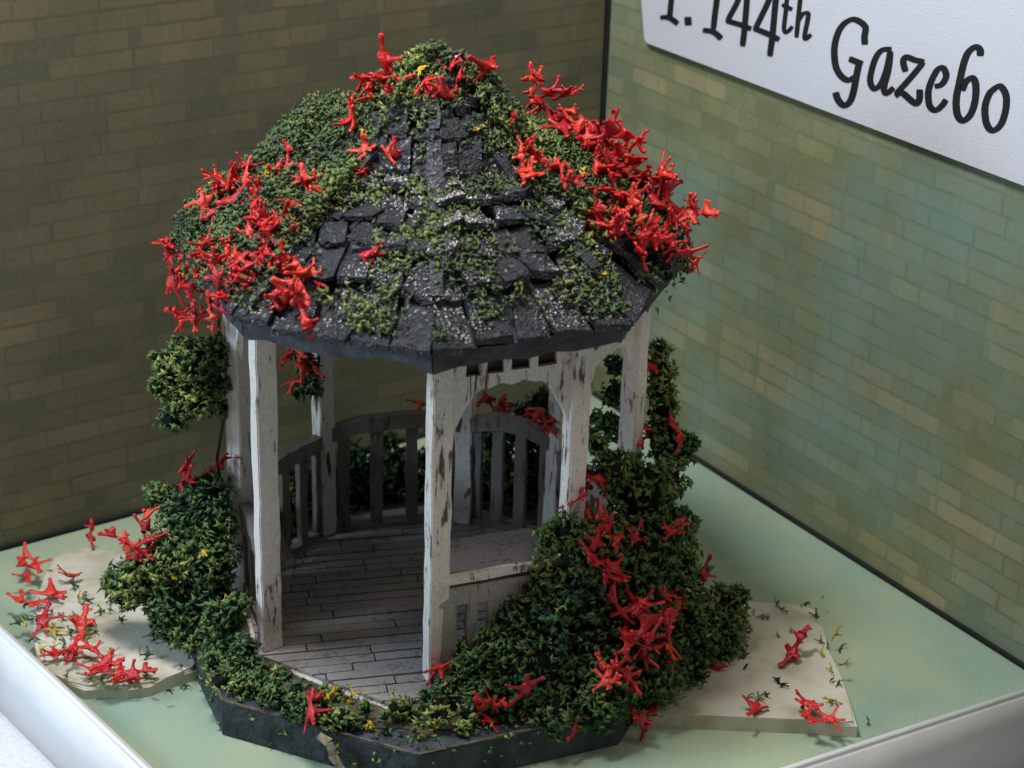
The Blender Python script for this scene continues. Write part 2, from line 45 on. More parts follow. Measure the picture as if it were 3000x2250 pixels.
LETTERS = [["1",[[[0.943,4.385,1.005,4.393],[0.933,4.358,1.011,4.368],[0.931,4.331,1.009,4.342],[0.929,4.305,1.007,4.316],[0.927,4.279,1.005,4.29],[0.925,4.255,1.002,4.265],[0.923,4.232,1.0,4.242],[0.92,4.21,0.997,4.219],[0.917,4.188,0.994,4.198],[0.914,4.167,0.992,4.177],[0.912,4.146,0.99,4.157],[0.91,4.126,0.988,4.138],[0.909,4.106,0.987,4.119],[0.908,4.088,0.987,4.101],[0.908,4.07,0.986,4.083],[0.907,4.053,0.985,4.066],[0.906,4.038,0.985,4.051],[0.906,4.024,0.984,4.037],[0.905,4.011,0.984,4.024],[0.905,3.998,0.983,4.011],[0.912,3.985,0.975,3.996]],[[0.817,3.942,0.809,3.972],[0.835,3.943,0.824,3.981],[0.852,3.948,0.841,3.986],[0.868,3.953,0.859,3.992],[0.882,3.956,0.878,3.997],[0.895,3.958,0.897,4.002],[0.907,3.959,0.915,4.005],[0.918,3.96,0.932,4.007],[0.928,3.959,0.949,4.008],[0.939,3.958,0.967,4.008],[0.952,3.957,0.986,4.006],[0.966,3.954,1.006,4.003],[0.983,3.95,1.026,3.999],[1.001,3.945,1.046,3.994],[1.021,3.94,1.065,3.988],[1.044,3.94,1.079,3.979]],[[0.867,4.33,0.85,4.355],[0.898,4.338,0.877,4.37],[0.927,4.35,0.906,4.382],[0.956,4.362,0.935,4.393],[0.982,4.377,0.966,4.402]]]],[".",[[[1.151,4.042,1.227,4.061],[1.142,4.032,1.238,4.056],[1.144,4.025,1.239,4.049],[1.145,4.017,1.24,4.042],[1.146,4.01,1.242,4.035],[1.147,4.002,1.243,4.028],[1.149,3.995,1.244,4.021],[1.151,3.987,1.246,4.014],[1.153,3.98,1.248,4.008],[1.154,3.973,1.25,4.0],[1.166,3.968,1.242,3.99]]]],["1",[[[1.523,4.449,1.586,4.459],[1.515,4.41,1.593,4.423],[1.515,4.371,1.593,4.384],[1.515,4.333,1.593,4.346],[1.515,4.297,1.593,4.31],[1.514,4.265,1.592,4.277],[1.513,4.239,1.591,4.25],[1.511,4.217,1.589,4.227],[1.509,4.197,1.586,4.207],[1.507,4.176,1.584,4.187],[1.505,4.153,1.582,4.165],[1.503,4.127,1.581,4.139],[1.501,4.1,1.58,4.113],[1.5,4.073,1.578,4.085],[1.499,4.045,1.577,4.058],[1.505,4.019,1.568,4.029]],[[1.401,3.967,1.403,4.003],[1.421,3.966,1.423,4.011],[1.442,3.969,1.443,4.014],[1.461,3.973,1.463,4.018],[1.478,3.975,1.484,4.022],[1.494,3.976,1.504,4.024],[1.507,3.977,1.521,4.026],[1.518,3.977,1.537,4.027],[1.528,3.976,1.553,4.027],[1.537,3.975,1.57,4.026],[1.548,3.973,1.588,4.023],[1.561,3.969,1.607,4.019],[1.576,3.964,1.625,4.013],[1.592,3.958,1.643,4.007],[1.609,3.951,1.66,4.0],[1.632,3.95,1.671,3.989]],[[1.457,4.375,1.429,4.397],[1.488,4.389,1.454,4.417],[1.516,4.406,1.482,4.434],[1.544,4.423,1.51,4.451],[1.568,4.443,1.541,4.465]]]],["4",[[[1.875,4.564,1.93,4.564],[1.852,4.516,1.921,4.517],[1.836,4.468,1.905,4.468],[1.821,4.42,1.889,4.42],[1.804,4.374,1.873,4.373],[1.788,4.333,1.855,4.33],[1.769,4.294,1.834,4.288],[1.747,4.256,1.81,4.248],[1.725,4.22,1.788,4.212],[1.705,4.188,1.77,4.181],[1.691,4.161,1.759,4.16],[1.684,4.139,1.758,4.15],[1.687,4.121,1.758,4.153],[1.703,4.111,1.754,4.157],[1.707,4.11,1.764,4.153],[1.714,4.112,1.766,4.142]],[[1.723,4.117,1.732,4.154],[1.748,4.114,1.758,4.16],[1.772,4.116,1.783,4.162],[1.797,4.118,1.808,4.164],[1.821,4.119,1.835,4.165],[1.848,4.12,1.864,4.167],[1.877,4.12,1.895,4.167],[1.908,4.119,1.927,4.167],[1.941,4.118,1.96,4.166],[1.974,4.118,1.993,4.165],[2.008,4.122,2.024,4.16]],[[1.895,4.563,1.953,4.574],[1.889,4.519,1.962,4.533],[1.892,4.477,1.965,4.491],[1.894,4.435,1.967,4.448],[1.896,4.392,1.969,4.406],[1.897,4.35,1.971,4.363],[1.898,4.306,1.971,4.319],[1.898,4.261,1.971,4.274],[1.898,4.217,1.971,4.229],[1.898,4.173,1.971,4.186],[1.897,4.133,1.97,4.146],[1.896,4.097,1.969,4.109],[1.895,4.064,1.968,4.076],[1.893,4.032,1.966,4.044],[1.891,4.0,1.965,4.012],[1.897,3.969,1.956,3.979]]]],["4",[[[2.24,4.573,2.293,4.57],[2.216,4.532,2.281,4.529],[2.198,4.491,2.264,4.488],[2.18,4.451,2.246,4.447],[2.162,4.41,2.228,4.406],[2.144,4.37,2.209,4.365],[2.123,4.329,2.188,4.323],[2.1,4.285,2.164,4.279],[2.077,4.242,2.142,4.236],[2.058,4.204,2.123,4.199],[2.043,4.174,2.111,4.172],[2.036,4.154,2.108,4.16],[2.038,4.134,2.108,4.166],[2.063,4.124,2.092,4.174],[2.062,4.125,2.104,4.173],[2.062,4.13,2.111,4.163]],[[2.061,4.134,2.077,4.173],[2.086,4.129,2.105,4.177],[2.113,4.128,2.132,4.176],[2.139,4.128,2.158,4.176],[2.165,4.127,2.187,4.175],[2.193,4.125,2.216,4.174],[2.223,4.123,2.248,4.171],[2.255,4.12,2.281,4.169],[2.288,4.117,2.314,4.165],[2.321,4.113,2.347,4.162],[2.357,4.115,2.377,4.154]],[[2.258,4.571,2.316,4.58],[2.25,4.528,2.322,4.539],[2.249,4.486,2.321,4.497],[2.249,4.443,2.321,4.454],[2.248,4.401,2.32,4.412],[2.247,4.358,2.32,4.37],[2.247,4.314,2.319,4.327],[2.247,4.27,2.319,4.283],[2.247,4.227,2.319,4.239],[2.246,4.184,2.319,4.196],[2.246,4.144,2.318,4.156],[2.244,4.107,2.317,4.118],[2.242,4.072,2.314,4.082],[2.239,4.038,2.312,4.048],[2.237,4.004,2.309,4.015],[2.242,3.97,2.3,3.979]]]],["t",[[[2.394,4.516,2.436,4.523],[2.388,4.483,2.441,4.491],[2.387,4.449,2.441,4.457],[2.387,4.416,2.44,4.424],[2.386,4.383,2.44,4.392],[2.386,4.354,2.44,4.362],[2.385,4.326,2.439,4.334],[2.384,4.298,2.437,4.306],[2.382,4.273,2.436,4.281],[2.382,4.249,2.436,4.26],[2.384,4.23,2.438,4.245],[2.389,4.215,2.442,4.235],[2.397,4.203,2.445,4.231],[2.412,4.195,2.444,4.23],[2.434,4.194,2.439,4.228],[2.454,4.203,2.438,4.225],[2.472,4.213,2.442,4.23],[2.488,4.227,2.452,4.24],[2.502,4.242,2.464,4.255],[2.516,4.258,2.478,4.271],[2.525,4.273,2.496,4.284]],[[2.354,4.406,2.367,4.434],[2.384,4.4,2.401,4.435],[2.416,4.397,2.432,4.433],[2.447,4.395,2.464,4.43],[2.48,4.396,2.494,4.424]]]],["h",[[[2.549,4.585,2.592,4.592],[2.543,4.546,2.597,4.554],[2.542,4.506,2.596,4.514],[2.541,4.467,2.595,4.475],[2.54,4.428,2.595,4.436],[2.54,4.389,2.594,4.398],[2.539,4.35,2.594,4.359],[2.539,4.311,2.594,4.32],[2.539,4.273,2.594,4.282],[2.539,4.234,2.593,4.243],[2.544,4.196,2.588,4.204]],[[2.583,4.327,2.547,4.333],[2.598,4.342,2.553,4.35],[2.608,4.359,2.563,4.366],[2.618,4.375,2.574,4.384],[2.626,4.388,2.586,4.4],[2.632,4.396,2.601,4.414],[2.639,4.402,2.619,4.424],[2.649,4.405,2.637,4.432],[2.656,4.406,2.657,4.439],[2.656,4.404,2.68,4.44],[2.652,4.405,2.701,4.431],[2.653,4.402,2.707,4.416],[2.653,4.391,2.707,4.399],[2.652,4.375,2.705,4.381],[2.649,4.357,2.703,4.362],[2.647,4.338,2.7,4.344],[2.645,4.319,2.698,4.324],[2.641,4.297,2.694,4.301],[2.637,4.274,2.691,4.279],[2.634,4.253,2.688,4.259],[2.633,4.235,2.688,4.245],[2.634,4.222,2.689,4.236],[2.637,4.211,2.69,4.232],[2.646,4.201,2.689,4.233],[2.666,4.197,2.679,4.233],[2.687,4.205,2.671,4.229],[2.702,4.213,2.673,4.231],[2.716,4.224,2.681,4.239],[2.728,4.237,2.692,4.251],[2.74,4.249,2.704,4.264],[2.747,4.262,2.719,4.274]]]],["G",[[[3.366,4.337,3.309,4.321],[3.37,4.351,3.299,4.331],[3.367,4.362,3.296,4.342],[3.365,4.374,3.293,4.354],[3.362,4.385,3.291,4.367],[3.36,4.396,3.289,4.382],[3.36,4.408,3.29,4.4],[3.362,4.424,3.292,4.417],[3.364,4.443,3.294,4.432],[3.363,4.463,3.292,4.442],[3.352,4.483,3.29,4.447],[3.331,4.497,3.283,4.452],[3.307,4.507,3.268,4.458],[3.281,4.513,3.249,4.464],[3.255,4.517,3.229,4.468],[3.232,4.519,3.212,4.47],[3.21,4.518,3.201,4.471],[3.189,4.515,3.191,4.471],[3.169,4.509,3.181,4.47],[3.15,4.501,3.17,4.467],[3.132,4.492,3.157,4.461],[3.113,4.481,3.145,4.453],[3.094,4.469,3.132,4.443],[3.075,4.455,3.119,4.431],[3.057,4.438,3.106,4.418],[3.041,4.421,3.096,4.405],[3.027,4.402,3.086,4.39],[3.014,4.382,3.077,4.373],[3.003,4.361,3.069,4.356],[2.994,4.339,3.062,4.337],[2.987,4.316,3.056,4.317],[2.981,4.292,3.052,4.297],[2.976,4.268,3.048,4.275],[2.973,4.243,3.047,4.253],[2.972,4.217,3.046,4.23],[2.974,4.191,3.048,4.208],[2.978,4.165,3.052,4.185],[2.984,4.138,3.058,4.16],[2.992,4.111,3.065,4.136],[3.002,4.085,3.074,4.114],[3.014,4.063,3.084,4.097],[3.029,4.044,3.095,4.082],[3.047,4.028,3.108,4.07],[3.066,4.014,3.122,4.06],[3.085,4.004,3.137,4.052],[3.104,3.995,3.15,4.045],[3.124,3.989,3.161,4.041],[3.146,3.986,3.172,4.038],[3.167,3.986,3.183,4.037],[3.188,3.989,3.193,4.036],[3.209,3.994,3.2,4.036],[3.228,4.005,3.205,4.036],[3.246,4.014,3.21,4.041],[3.259,4.025,3.218,4.049],[3.269,4.034,3.228,4.058],[3.275,4.044,3.244,4.065]],[[3.177,4.162,3.192,4.202],[3.19,4.156,3.209,4.206],[3.206,4.156,3.224,4.206],[3.221,4.155,3.239,4.205],[3.236,4.155,3.254,4.205],[3.251,4.154,3.269,4.204],[3.266,4.154,3.284,4.204],[3.282,4.153,3.3,4.203],[3.297,4.153,3.315,4.203],[3.312,4.153,3.33,4.202],[3.329,4.157,3.343,4.197]],[[3.268,4.168,3.325,4.174],[3.259,4.145,3.329,4.153],[3.256,4.123,3.327,4.131],[3.253,4.101,3.324,4.109],[3.251,4.079,3.321,4.087],[3.248,4.056,3.319,4.065],[3.245,4.032,3.317,4.042],[3.243,4.008,3.315,4.017],[3.241,3.983,3.313,3.993],[3.239,3.96,3.31,3.968],[3.236,3.94,3.306,3.946],[3.232,3.92,3.302,3.925],[3.228,3.902,3.297,3.905],[3.224,3.886,3.291,3.886],[3.219,3.873,3.283,3.868],[3.214,3.862,3.273,3.85],[3.208,3.851,3.26,3.834],[3.2,3.842,3.245,3.819],[3.193,3.834,3.228,3.806],[3.187,3.829,3.208,3.795],[3.184,3.83,3.185,3.784],[3.182,3.833,3.159,3.78],[3.175,3.835,3.137,3.783],[3.164,3.839,3.117,3.789],[3.153,3.845,3.1,3.797],[3.144,3.851,3.085,3.806],[3.137,3.858,3.072,3.817],[3.13,3.866,3.061,3.83],[3.123,3.877,3.053,3.842],[3.115,3.889,3.045,3.854],[3.1,3.897,3.044,3.869]]]],["a",[[[3.622,4.38,3.628,4.349],[3.601,4.378,3.607,4.339],[3.579,4.373,3.585,4.334],[3.556,4.367,3.565,4.33],[3.532,4.358,3.549,4.326],[3.509,4.346,3.538,4.319],[3.488,4.331,3.529,4.31],[3.472,4.314,3.521,4.299],[3.458,4.296,3.512,4.285],[3.447,4.278,3.504,4.27],[3.437,4.258,3.497,4.253],[3.428,4.237,3.49,4.235],[3.421,4.214,3.484,4.215],[3.415,4.191,3.479,4.194],[3.41,4.168,3.475,4.173],[3.407,4.147,3.472,4.153],[3.404,4.128,3.469,4.135],[3.401,4.108,3.467,4.117],[3.4,4.089,3.467,4.101],[3.401,4.071,3.468,4.087],[3.404,4.053,3.471,4.077],[3.412,4.037,3.476,4.067],[3.422,4.022,3.483,4.058],[3.435,4.01,3.49,4.05],[3.451,4.001,3.496,4.046],[3.474,3.996,3.495,4.044],[3.499,4.002,3.49,4.041],[3.518,4.013,3.494,4.041],[3.535,4.023,3.5,4.047],[3.549,4.035,3.507,4.055],[3.562,4.047,3.514,4.064],[3.573,4.061,3.52,4.073],[3.582,4.076,3.526,4.085],[3.591,4.092,3.533,4.098],[3.598,4.109,3.539,4.113],[3.605,4.128,3.545,4.13],[3.612,4.147,3.551,4.148],[3.619,4.168,3.556,4.168],[3.624,4.19,3.562,4.188],[3.63,4.213,3.566,4.21],[3.634,4.236,3.57,4.231],[3.638,4.259,3.573,4.253],[3.64,4.282,3.575,4.275],[3.642,4.306,3.577,4.298],[3.643,4.329,3.579,4.321],[3.639,4.351,3.587,4.345]],[[3.59,4.344,3.642,4.353],[3.583,4.315,3.649,4.326],[3.584,4.288,3.65,4.299],[3.585,4.26,3.65,4.271],[3.585,4.233,3.65,4.243],[3.583,4.205,3.648,4.213],[3.58,4.175,3.644,4.18],[3.573,4.141,3.637,4.145],[3.566,4.107,3.63,4.111],[3.561,4.075,3.625,4.082],[3.559,4.049,3.625,4.062],[3.561,4.028,3.627,4.05],[3.569,4.012,3.63,4.045],[3.585,4.0,3.629,4.045],[3.608,3.997,3.624,4.044],[3.633,4.004,3.62,4.04],[3.654,4.016,3.622,4.041],[3.671,4.03,3.631,4.051],[3.687,4.046,3.644,4.065],[3.701,4.062,3.658,4.081],[3.71,4.078,3.677,4.094]]]],["z",[[[3.819,4.245,3.769,4.222],[3.818,4.262,3.755,4.233],[3.809,4.276,3.746,4.247],[3.801,4.29,3.737,4.262],[3.795,4.301,3.73,4.277],[3.793,4.309,3.726,4.292],[3.792,4.316,3.726,4.307],[3.792,4.322,3.729,4.322],[3.791,4.325,3.738,4.337],[3.788,4.326,3.754,4.351],[3.787,4.326,3.775,4.363],[3.792,4.324,3.798,4.369],[3.805,4.323,3.821,4.37],[3.825,4.322,3.843,4.369],[3.847,4.32,3.863,4.367],[3.87,4.321,3.88,4.366],[3.892,4.323,3.897,4.367],[3.912,4.325,3.915,4.369],[3.932,4.328,3.934,4.371],[3.951,4.33,3.954,4.373],[3.97,4.337,3.973,4.371]],[[3.948,4.359,3.986,4.347],[3.92,4.33,3.969,4.315],[3.898,4.3,3.946,4.285],[3.875,4.27,3.924,4.254],[3.852,4.239,3.9,4.223],[3.828,4.208,3.876,4.192],[3.803,4.177,3.85,4.16],[3.777,4.145,3.824,4.128],[3.751,4.113,3.797,4.096],[3.724,4.081,3.771,4.064],[3.701,4.047,3.739,4.033]],[[3.732,4.016,3.704,4.035],[3.749,4.024,3.71,4.046],[3.761,4.036,3.719,4.057],[3.767,4.043,3.736,4.07],[3.771,4.045,3.759,4.083],[3.775,4.043,3.791,4.091],[3.793,4.039,3.825,4.087],[3.822,4.029,3.859,4.076],[3.855,4.017,3.893,4.064],[3.888,4.006,3.921,4.054],[3.919,4.002,3.937,4.05],[3.948,4.008,3.939,4.047],[3.972,4.021,3.937,4.046],[3.988,4.037,3.934,4.048],[3.995,4.052,3.935,4.054],[4.0,4.066,3.937,4.063],[4.003,4.083,3.938,4.072],[4.002,4.101,3.936,4.085],[3.999,4.118,3.933,4.1],[3.995,4.134,3.93,4.117],[3.987,4.148,3.934,4.135]]]],["e",[[[4.111,4.187,4.097,4.213],[4.126,4.189,4.11,4.224],[4.141,4.195,4.125,4.23],[4.157,4.202,4.137,4.234],[4.174,4.212,4.146,4.239],[4.192,4.224,4.151,4.246],[4.206,4.239,4.157,4.255],[4.218,4.256,4.164,4.267],[4.227,4.274,4.169,4.279],[4.234,4.292,4.173,4.291],[4.237,4.31,4.173,4.299],[4.235,4.328,4.171,4.305],[4.227,4.344,4.166,4.313],[4.216,4.357,4.16,4.321],[4.204,4.368,4.154,4.327],[4.188,4.376,4.151,4.33],[4.169,4.379,4.151,4.331],[4.15,4.376,4.15,4.333],[4.131,4.369,4.147,4.335],[4.113,4.359,4.143,4.332],[4.096,4.346,4.139,4.326],[4.081,4.33,4.133,4.316],[4.069,4.31,4.124,4.3],[4.058,4.288,4.115,4.28],[4.048,4.266,4.106,4.26],[4.039,4.244,4.099,4.241],[4.032,4.223,4.093,4.222],[4.025,4.202,4.088,4.202],[4.02,4.179,4.084,4.183],[4.017,4.157,4.082,4.165],[4.016,4.135,4.082,4.148],[4.018,4.112,4.085,4.129],[4.023,4.088,4.089,4.109],[4.03,4.066,4.095,4.09],[4.038,4.045,4.102,4.074],[4.05,4.028,4.109,4.063],[4.065,4.014,4.115,4.058],[4.084,4.006,4.121,4.054],[4.104,4.002,4.128,4.051],[4.125,4.003,4.134,4.05],[4.147,4.008,4.138,4.048],[4.167,4.019,4.142,4.048],[4.184,4.031,4.148,4.055],[4.199,4.044,4.157,4.065],[4.211,4.057,4.167,4.076],[4.221,4.069,4.175,4.087],[4.232,4.081,4.182,4.096],[4.24,4.094,4.188,4.106],[4.248,4.107,4.194,4.117],[4.254,4.118,4.201,4.129],[4.255,4.131,4.213,4.14]]]],["b",[[[4.531,4.536,4.477,4.524],[4.536,4.546,4.469,4.533],[4.535,4.556,4.468,4.543],[4.535,4.567,4.467,4.551],[4.531,4.58,4.466,4.554],[4.522,4.593,4.466,4.554],[4.508,4.602,4.465,4.555],[4.493,4.607,4.461,4.558],[4.474,4.609,4.457,4.56],[4.453,4.607,4.455,4.562],[4.432,4.598,4.452,4.564],[4.414,4.588,4.446,4.559],[4.397,4.576,4.437,4.551],[4.382,4.561,4.427,4.54],[4.367,4.544,4.418,4.527],[4.354,4.526,4.411,4.514],[4.344,4.507,4.405,4.5],[4.337,4.486,4.4,4.484],[4.331,4.466,4.396,4.466],[4.326,4.444,4.392,4.446],[4.322,4.422,4.388,4.425],[4.318,4.398,4.385,4.403],[4.315,4.374,4.382,4.379],[4.312,4.348,4.38,4.354],[4.31,4.322,4.377,4.329],[4.307,4.296,4.375,4.303],[4.305,4.269,4.372,4.275],[4.301,4.24,4.369,4.247],[4.298,4.211,4.366,4.219],[4.296,4.182,4.365,4.193],[4.297,4.154,4.366,4.169],[4.299,4.128,4.369,4.146],[4.304,4.102,4.374,4.123],[4.311,4.077,4.38,4.102],[4.319,4.055,4.387,4.084],[4.33,4.036,4.394,4.071],[4.343,4.021,4.401,4.063],[4.36,4.009,4.409,4.057],[4.381,4.001,4.415,4.053],[4.405,3.999,4.419,4.051],[4.431,4.006,4.419,4.048],[4.453,4.019,4.424,4.049],[4.472,4.033,4.433,4.058],[4.49,4.051,4.442,4.07],[4.505,4.07,4.452,4.085],[4.518,4.091,4.46,4.1],[4.528,4.114,4.466,4.117],[4.535,4.139,4.471,4.138],[4.541,4.164,4.475,4.16],[4.544,4.19,4.478,4.183],[4.546,4.215,4.479,4.205],[4.546,4.24,4.479,4.227],[4.545,4.265,4.477,4.25],[4.541,4.29,4.473,4.272],[4.537,4.313,4.469,4.292],[4.531,4.332,4.464,4.307],[4.523,4.348,4.459,4.317],[4.513,4.362,4.454,4.324],[4.499,4.373,4.45,4.328],[4.482,4.38,4.449,4.329],[4.459,4.38,4.453,4.332],[4.437,4.371,4.454,4.335],[4.419,4.361,4.448,4.332],[4.403,4.35,4.441,4.324],[4.388,4.337,4.433,4.315],[4.375,4.323,4.427,4.307],[4.364,4.306,4.424,4.298],[4.357,4.289,4.42,4.286],[4.352,4.273,4.416,4.271],[4.347,4.257,4.411,4.255],[4.349,4.241,4.399,4.239]]]],["o",[[[4.676,4.359,4.709,4.342],[4.66,4.349,4.701,4.327],[4.648,4.337,4.688,4.314],[4.634,4.323,4.677,4.303],[4.619,4.307,4.67,4.292],[4.607,4.287,4.664,4.278],[4.598,4.265,4.658,4.261],[4.59,4.241,4.652,4.241],[4.585,4.215,4.648,4.219],[4.581,4.189,4.646,4.197],[4.581,4.163,4.647,4.177],[4.585,4.137,4.65,4.156],[4.592,4.11,4.657,4.133],[4.601,4.085,4.665,4.111],[4.612,4.062,4.674,4.092],[4.624,4.042,4.683,4.078],[4.639,4.027,4.692,4.069],[4.657,4.016,4.7,4.063],[4.677,4.009,4.707,4.059],[4.701,4.008,4.711,4.057],[4.725,4.015,4.714,4.055],[4.746,4.027,4.721,4.057],[4.766,4.041,4.73,4.066],[4.784,4.058,4.74,4.078],[4.799,4.078,4.75,4.092],[4.813,4.099,4.757,4.108],[4.822,4.123,4.763,4.126],[4.83,4.149,4.769,4.148],[4.835,4.177,4.773,4.173],[4.838,4.203,4.776,4.197],[4.84,4.227,4.777,4.218],[4.84,4.25,4.776,4.238],[4.838,4.272,4.774,4.257],[4.835,4.294,4.771,4.275],[4.829,4.313,4.766,4.29],[4.821,4.332,4.76,4.303],[4.81,4.348,4.753,4.313],[4.796,4.362,4.744,4.323],[4.781,4.374,4.734,4.331],[4.764,4.383,4.724,4.337],[4.746,4.389,4.719,4.34],[4.723,4.387,4.722,4.343],[4.704,4.379,4.722,4.345],[4.691,4.371,4.716,4.342],[4.683,4.365,4.706,4.335],[4.676,4.358,4.693,4.333]]]]]

# ------------------------------------------------------------ object helpers
def tag(o, label=None, cat=None, group=None, kind=None):
    if label: o['label'] = label
    if cat: o['category'] = cat
    if group: o['group'] = group
    if kind: o['kind'] = kind
    return o
def thing(name, label, cat, loc=(0, 0, 0), group=None):
    o = bpy.data.objects.new(name, None); COL.objects.link(o); o.location = loc
    o.empty_display_size = .1
    return tag(o, label, cat, group)
def link(name, me, mat=None, parent=None, kind=None):
    o = bpy.data.objects.new(name, me); COL.objects.link(o)
    if mat is not None and len(me.materials) == 0: me.materials.append(mat)
    if parent is not None:
        o.parent = parent
        p = parent; t = Vector((0, 0, 0))
        while p is not None: t += p.location; p = p.parent
        o.matrix_parent_inverse = Matrix.Translation(-t) if parent.type == 'EMPTY' else Matrix.Identity(4)
    if kind: o['kind'] = kind
    return o
def mesh(name, V, F, smooth=False):
    me = bpy.data.meshes.new(name); me.from_pydata([tuple(map(float, v)) for v in V], [], F)
    bm = bmesh.new(); bm.from_mesh(me); bmesh.ops.recalc_face_normals(bm, faces=bm.faces); bm.to_mesh(me); bm.free()
    if smooth: me.polygons.foreach_set('use_smooth', [True]*len(me.polygons))
    me.update(); return me
def az(a, r, z): return Vector((r*math.sin(a), -r*math.cos(a), z))
def bm_mesh(name, bm, smooth=False):
    bmesh.ops.recalc_face_normals(bm, faces=bm.faces)
    me = bpy.data.meshes.new(name); bm.to_mesh(me); bm.free()
    if smooth: me.polygons.foreach_set('use_smooth', [True]*len(me.polygons))
    return me
def beam_bm(bm, p0, p1, wx, wy, side, seg=1, jit=0.0, taper=1.0):
    """box section swept from p0 to p1; side = direction of the width wx"""
    p0, p1 = Vector(p0), Vector(p1); d = (p1-p0).normalized()
    s = (side - d*side.dot(d)).normalized(); t = d.cross(s)
    rings = []
    for i in range(seg+1):
        k = i/seg; c = p0.lerp(p1, k); q = 1+(taper-1)*k
        rings.append([bm.verts.new(c + s*(a*wx/2*q+random.uniform(-jit, jit)) + t*(b*wy/2*q+random.uniform(-jit, jit))) for a, b in ((-1, -1), (1, -1), (1, 1), (-1, 1))])
    for i in range(seg):
        for j in range(4): bm.faces.new((rings[i][j], rings[i][(j+1) % 4], rings[i+1][(j+1) % 4], rings[i+1][j]))
    bm.faces.new(rings[0][::-1]); bm.faces.new(rings[-1])
def beam(name, p0, p1, wx, wy, side, mat, parent, seg=1, jit=0.0, taper=1.0, bevel=0.0):
    bm = bmesh.new(); beam_bm(bm, p0, p1, wx, wy, Vector(side), seg, jit, taper)
    if bevel: bmesh.ops.bevel(bm, geom=bm.edges[:], offset=bevel, segments=2, affect='EDGES')
    return link(name, bm_mesh(name, bm), mat, parent)
def prism(name, pts, z0, z1, mat, parent, bevel=0.0, seg=2):
    bm = bmesh.new(); n = len(pts)
    a = [bm.verts.new((p[0], p[1], z0)) for p in pts]; b = [bm.verts.new((p[0], p[1], z1)) for p in pts]
    bm.faces.new(a[::-1]); bm.faces.new(b)
    for i in range(n): bm.faces.new((a[i], a[(i+1) % n], b[(i+1) % n], b[i]))
    if bevel:
        e = [e for e in bm.edges if all(v in b for v in e.verts)]
        bmesh.ops.bevel(bm, geom=e, offset=bevel, segments=seg, affect='EDGES')
    return link(name, bm_mesh(name, bm), mat, parent)

# ------------------------------------------------------------ material helpers
class NT:
    def __init__(s, name):
        s.m = bpy.data.materials.new(name); s.m.use_nodes = True; s.t = s.m.node_tree; s.n = s.t.nodes; s.l = s.t.links
        s.b = s.n["Principled BSDF"]
    def add(s, t, **k):
        n = s.n.new(t)
        for a, v in k.items():
            if a.startswith('_'): n.inputs[a[1:].replace('_', ' ')].default_value = v
            else: setattr(n, a, v)
        return n
    def co(s, kind='Object', scale=(1, 1, 1), rot=(0, 0, 0)):
        c = s.add('ShaderNodeTexCoord'); mp = s.add('ShaderNodeMapping'); s.l.new(c.outputs[kind], mp.inputs[0])
        mp.inputs['Scale'].default_value = scale; mp.inputs['Rotation'].default_value = rot; return mp.outputs[0]
    def noise(s, vec, scale, detail=4, rough=.55, dist=0):
        n = s.add('ShaderNodeTexNoise'); n.inputs['Scale'].default_value = scale; n.inputs['Detail'].default_value = detail
        n.inputs['Roughness'].default_value = rough; n.inputs['Distortion'].default_value = dist
        if vec is not None: s.l.new(vec, n.inputs['Vector'])
        return n.outputs['Fac']
    def ramp(s, fac, stops, interp='LINEAR'):
        r = s.add('ShaderNodeValToRGB'); r.color_ramp.interpolation = interp
        e = r.color_ramp.elements
        while len(e) < len(stops): e.new(.5)
        for i, (p, c) in enumerate(stops):
            e[i].position = p; e[i].color = (*c, 1) if len(c) == 3 else c
        s.l.new(fac, r.inputs[0]); return r.outputs[0]
    def mix(s, fac, a, b, mode='MIX'):
        n = s.add('ShaderNodeMix', data_type='RGBA', blend_type=mode)
        for i, v in ((0, fac), (6, a), (7, b)):
            if hasattr(v, 'is_linked'): s.l.new(v, n.inputs[i])
            elif i == 0: n.inputs[0].default_value = v
            else: n.inputs[i].default_value = (*v, 1)
        return n.outputs[2]
    def bump(s, h, strength=.5, dist=.02, nrm=None):
        n = s.add('ShaderNodeBump'); n.inputs['Strength'].default_value = strength; n.inputs['Distance'].default_value = dist
        s.l.new(h, n.inputs['Height'])
        if nrm is not None: s.l.new(nrm, n.inputs['Normal'])
        return n.outputs[0]
    def out(s, color=None, rough=.7, normal=None, spec=.4):
        if color is not None:
            if hasattr(color, 'is_linked'): s.l.new(color, s.b.inputs['Base Color'])
            else: s.b.inputs['Base Color'].default_value = (*color, 1)
        if hasattr(rough, 'is_linked'): s.l.new(rough, s.b.inputs['Roughness'])
        else: s.b.inputs['Roughness'].default_value = rough
        if normal is not None: s.l.new(normal, s.b.inputs['Normal'])
        s.b.inputs['Specular IOR Level'].default_value = spec
        return s.m

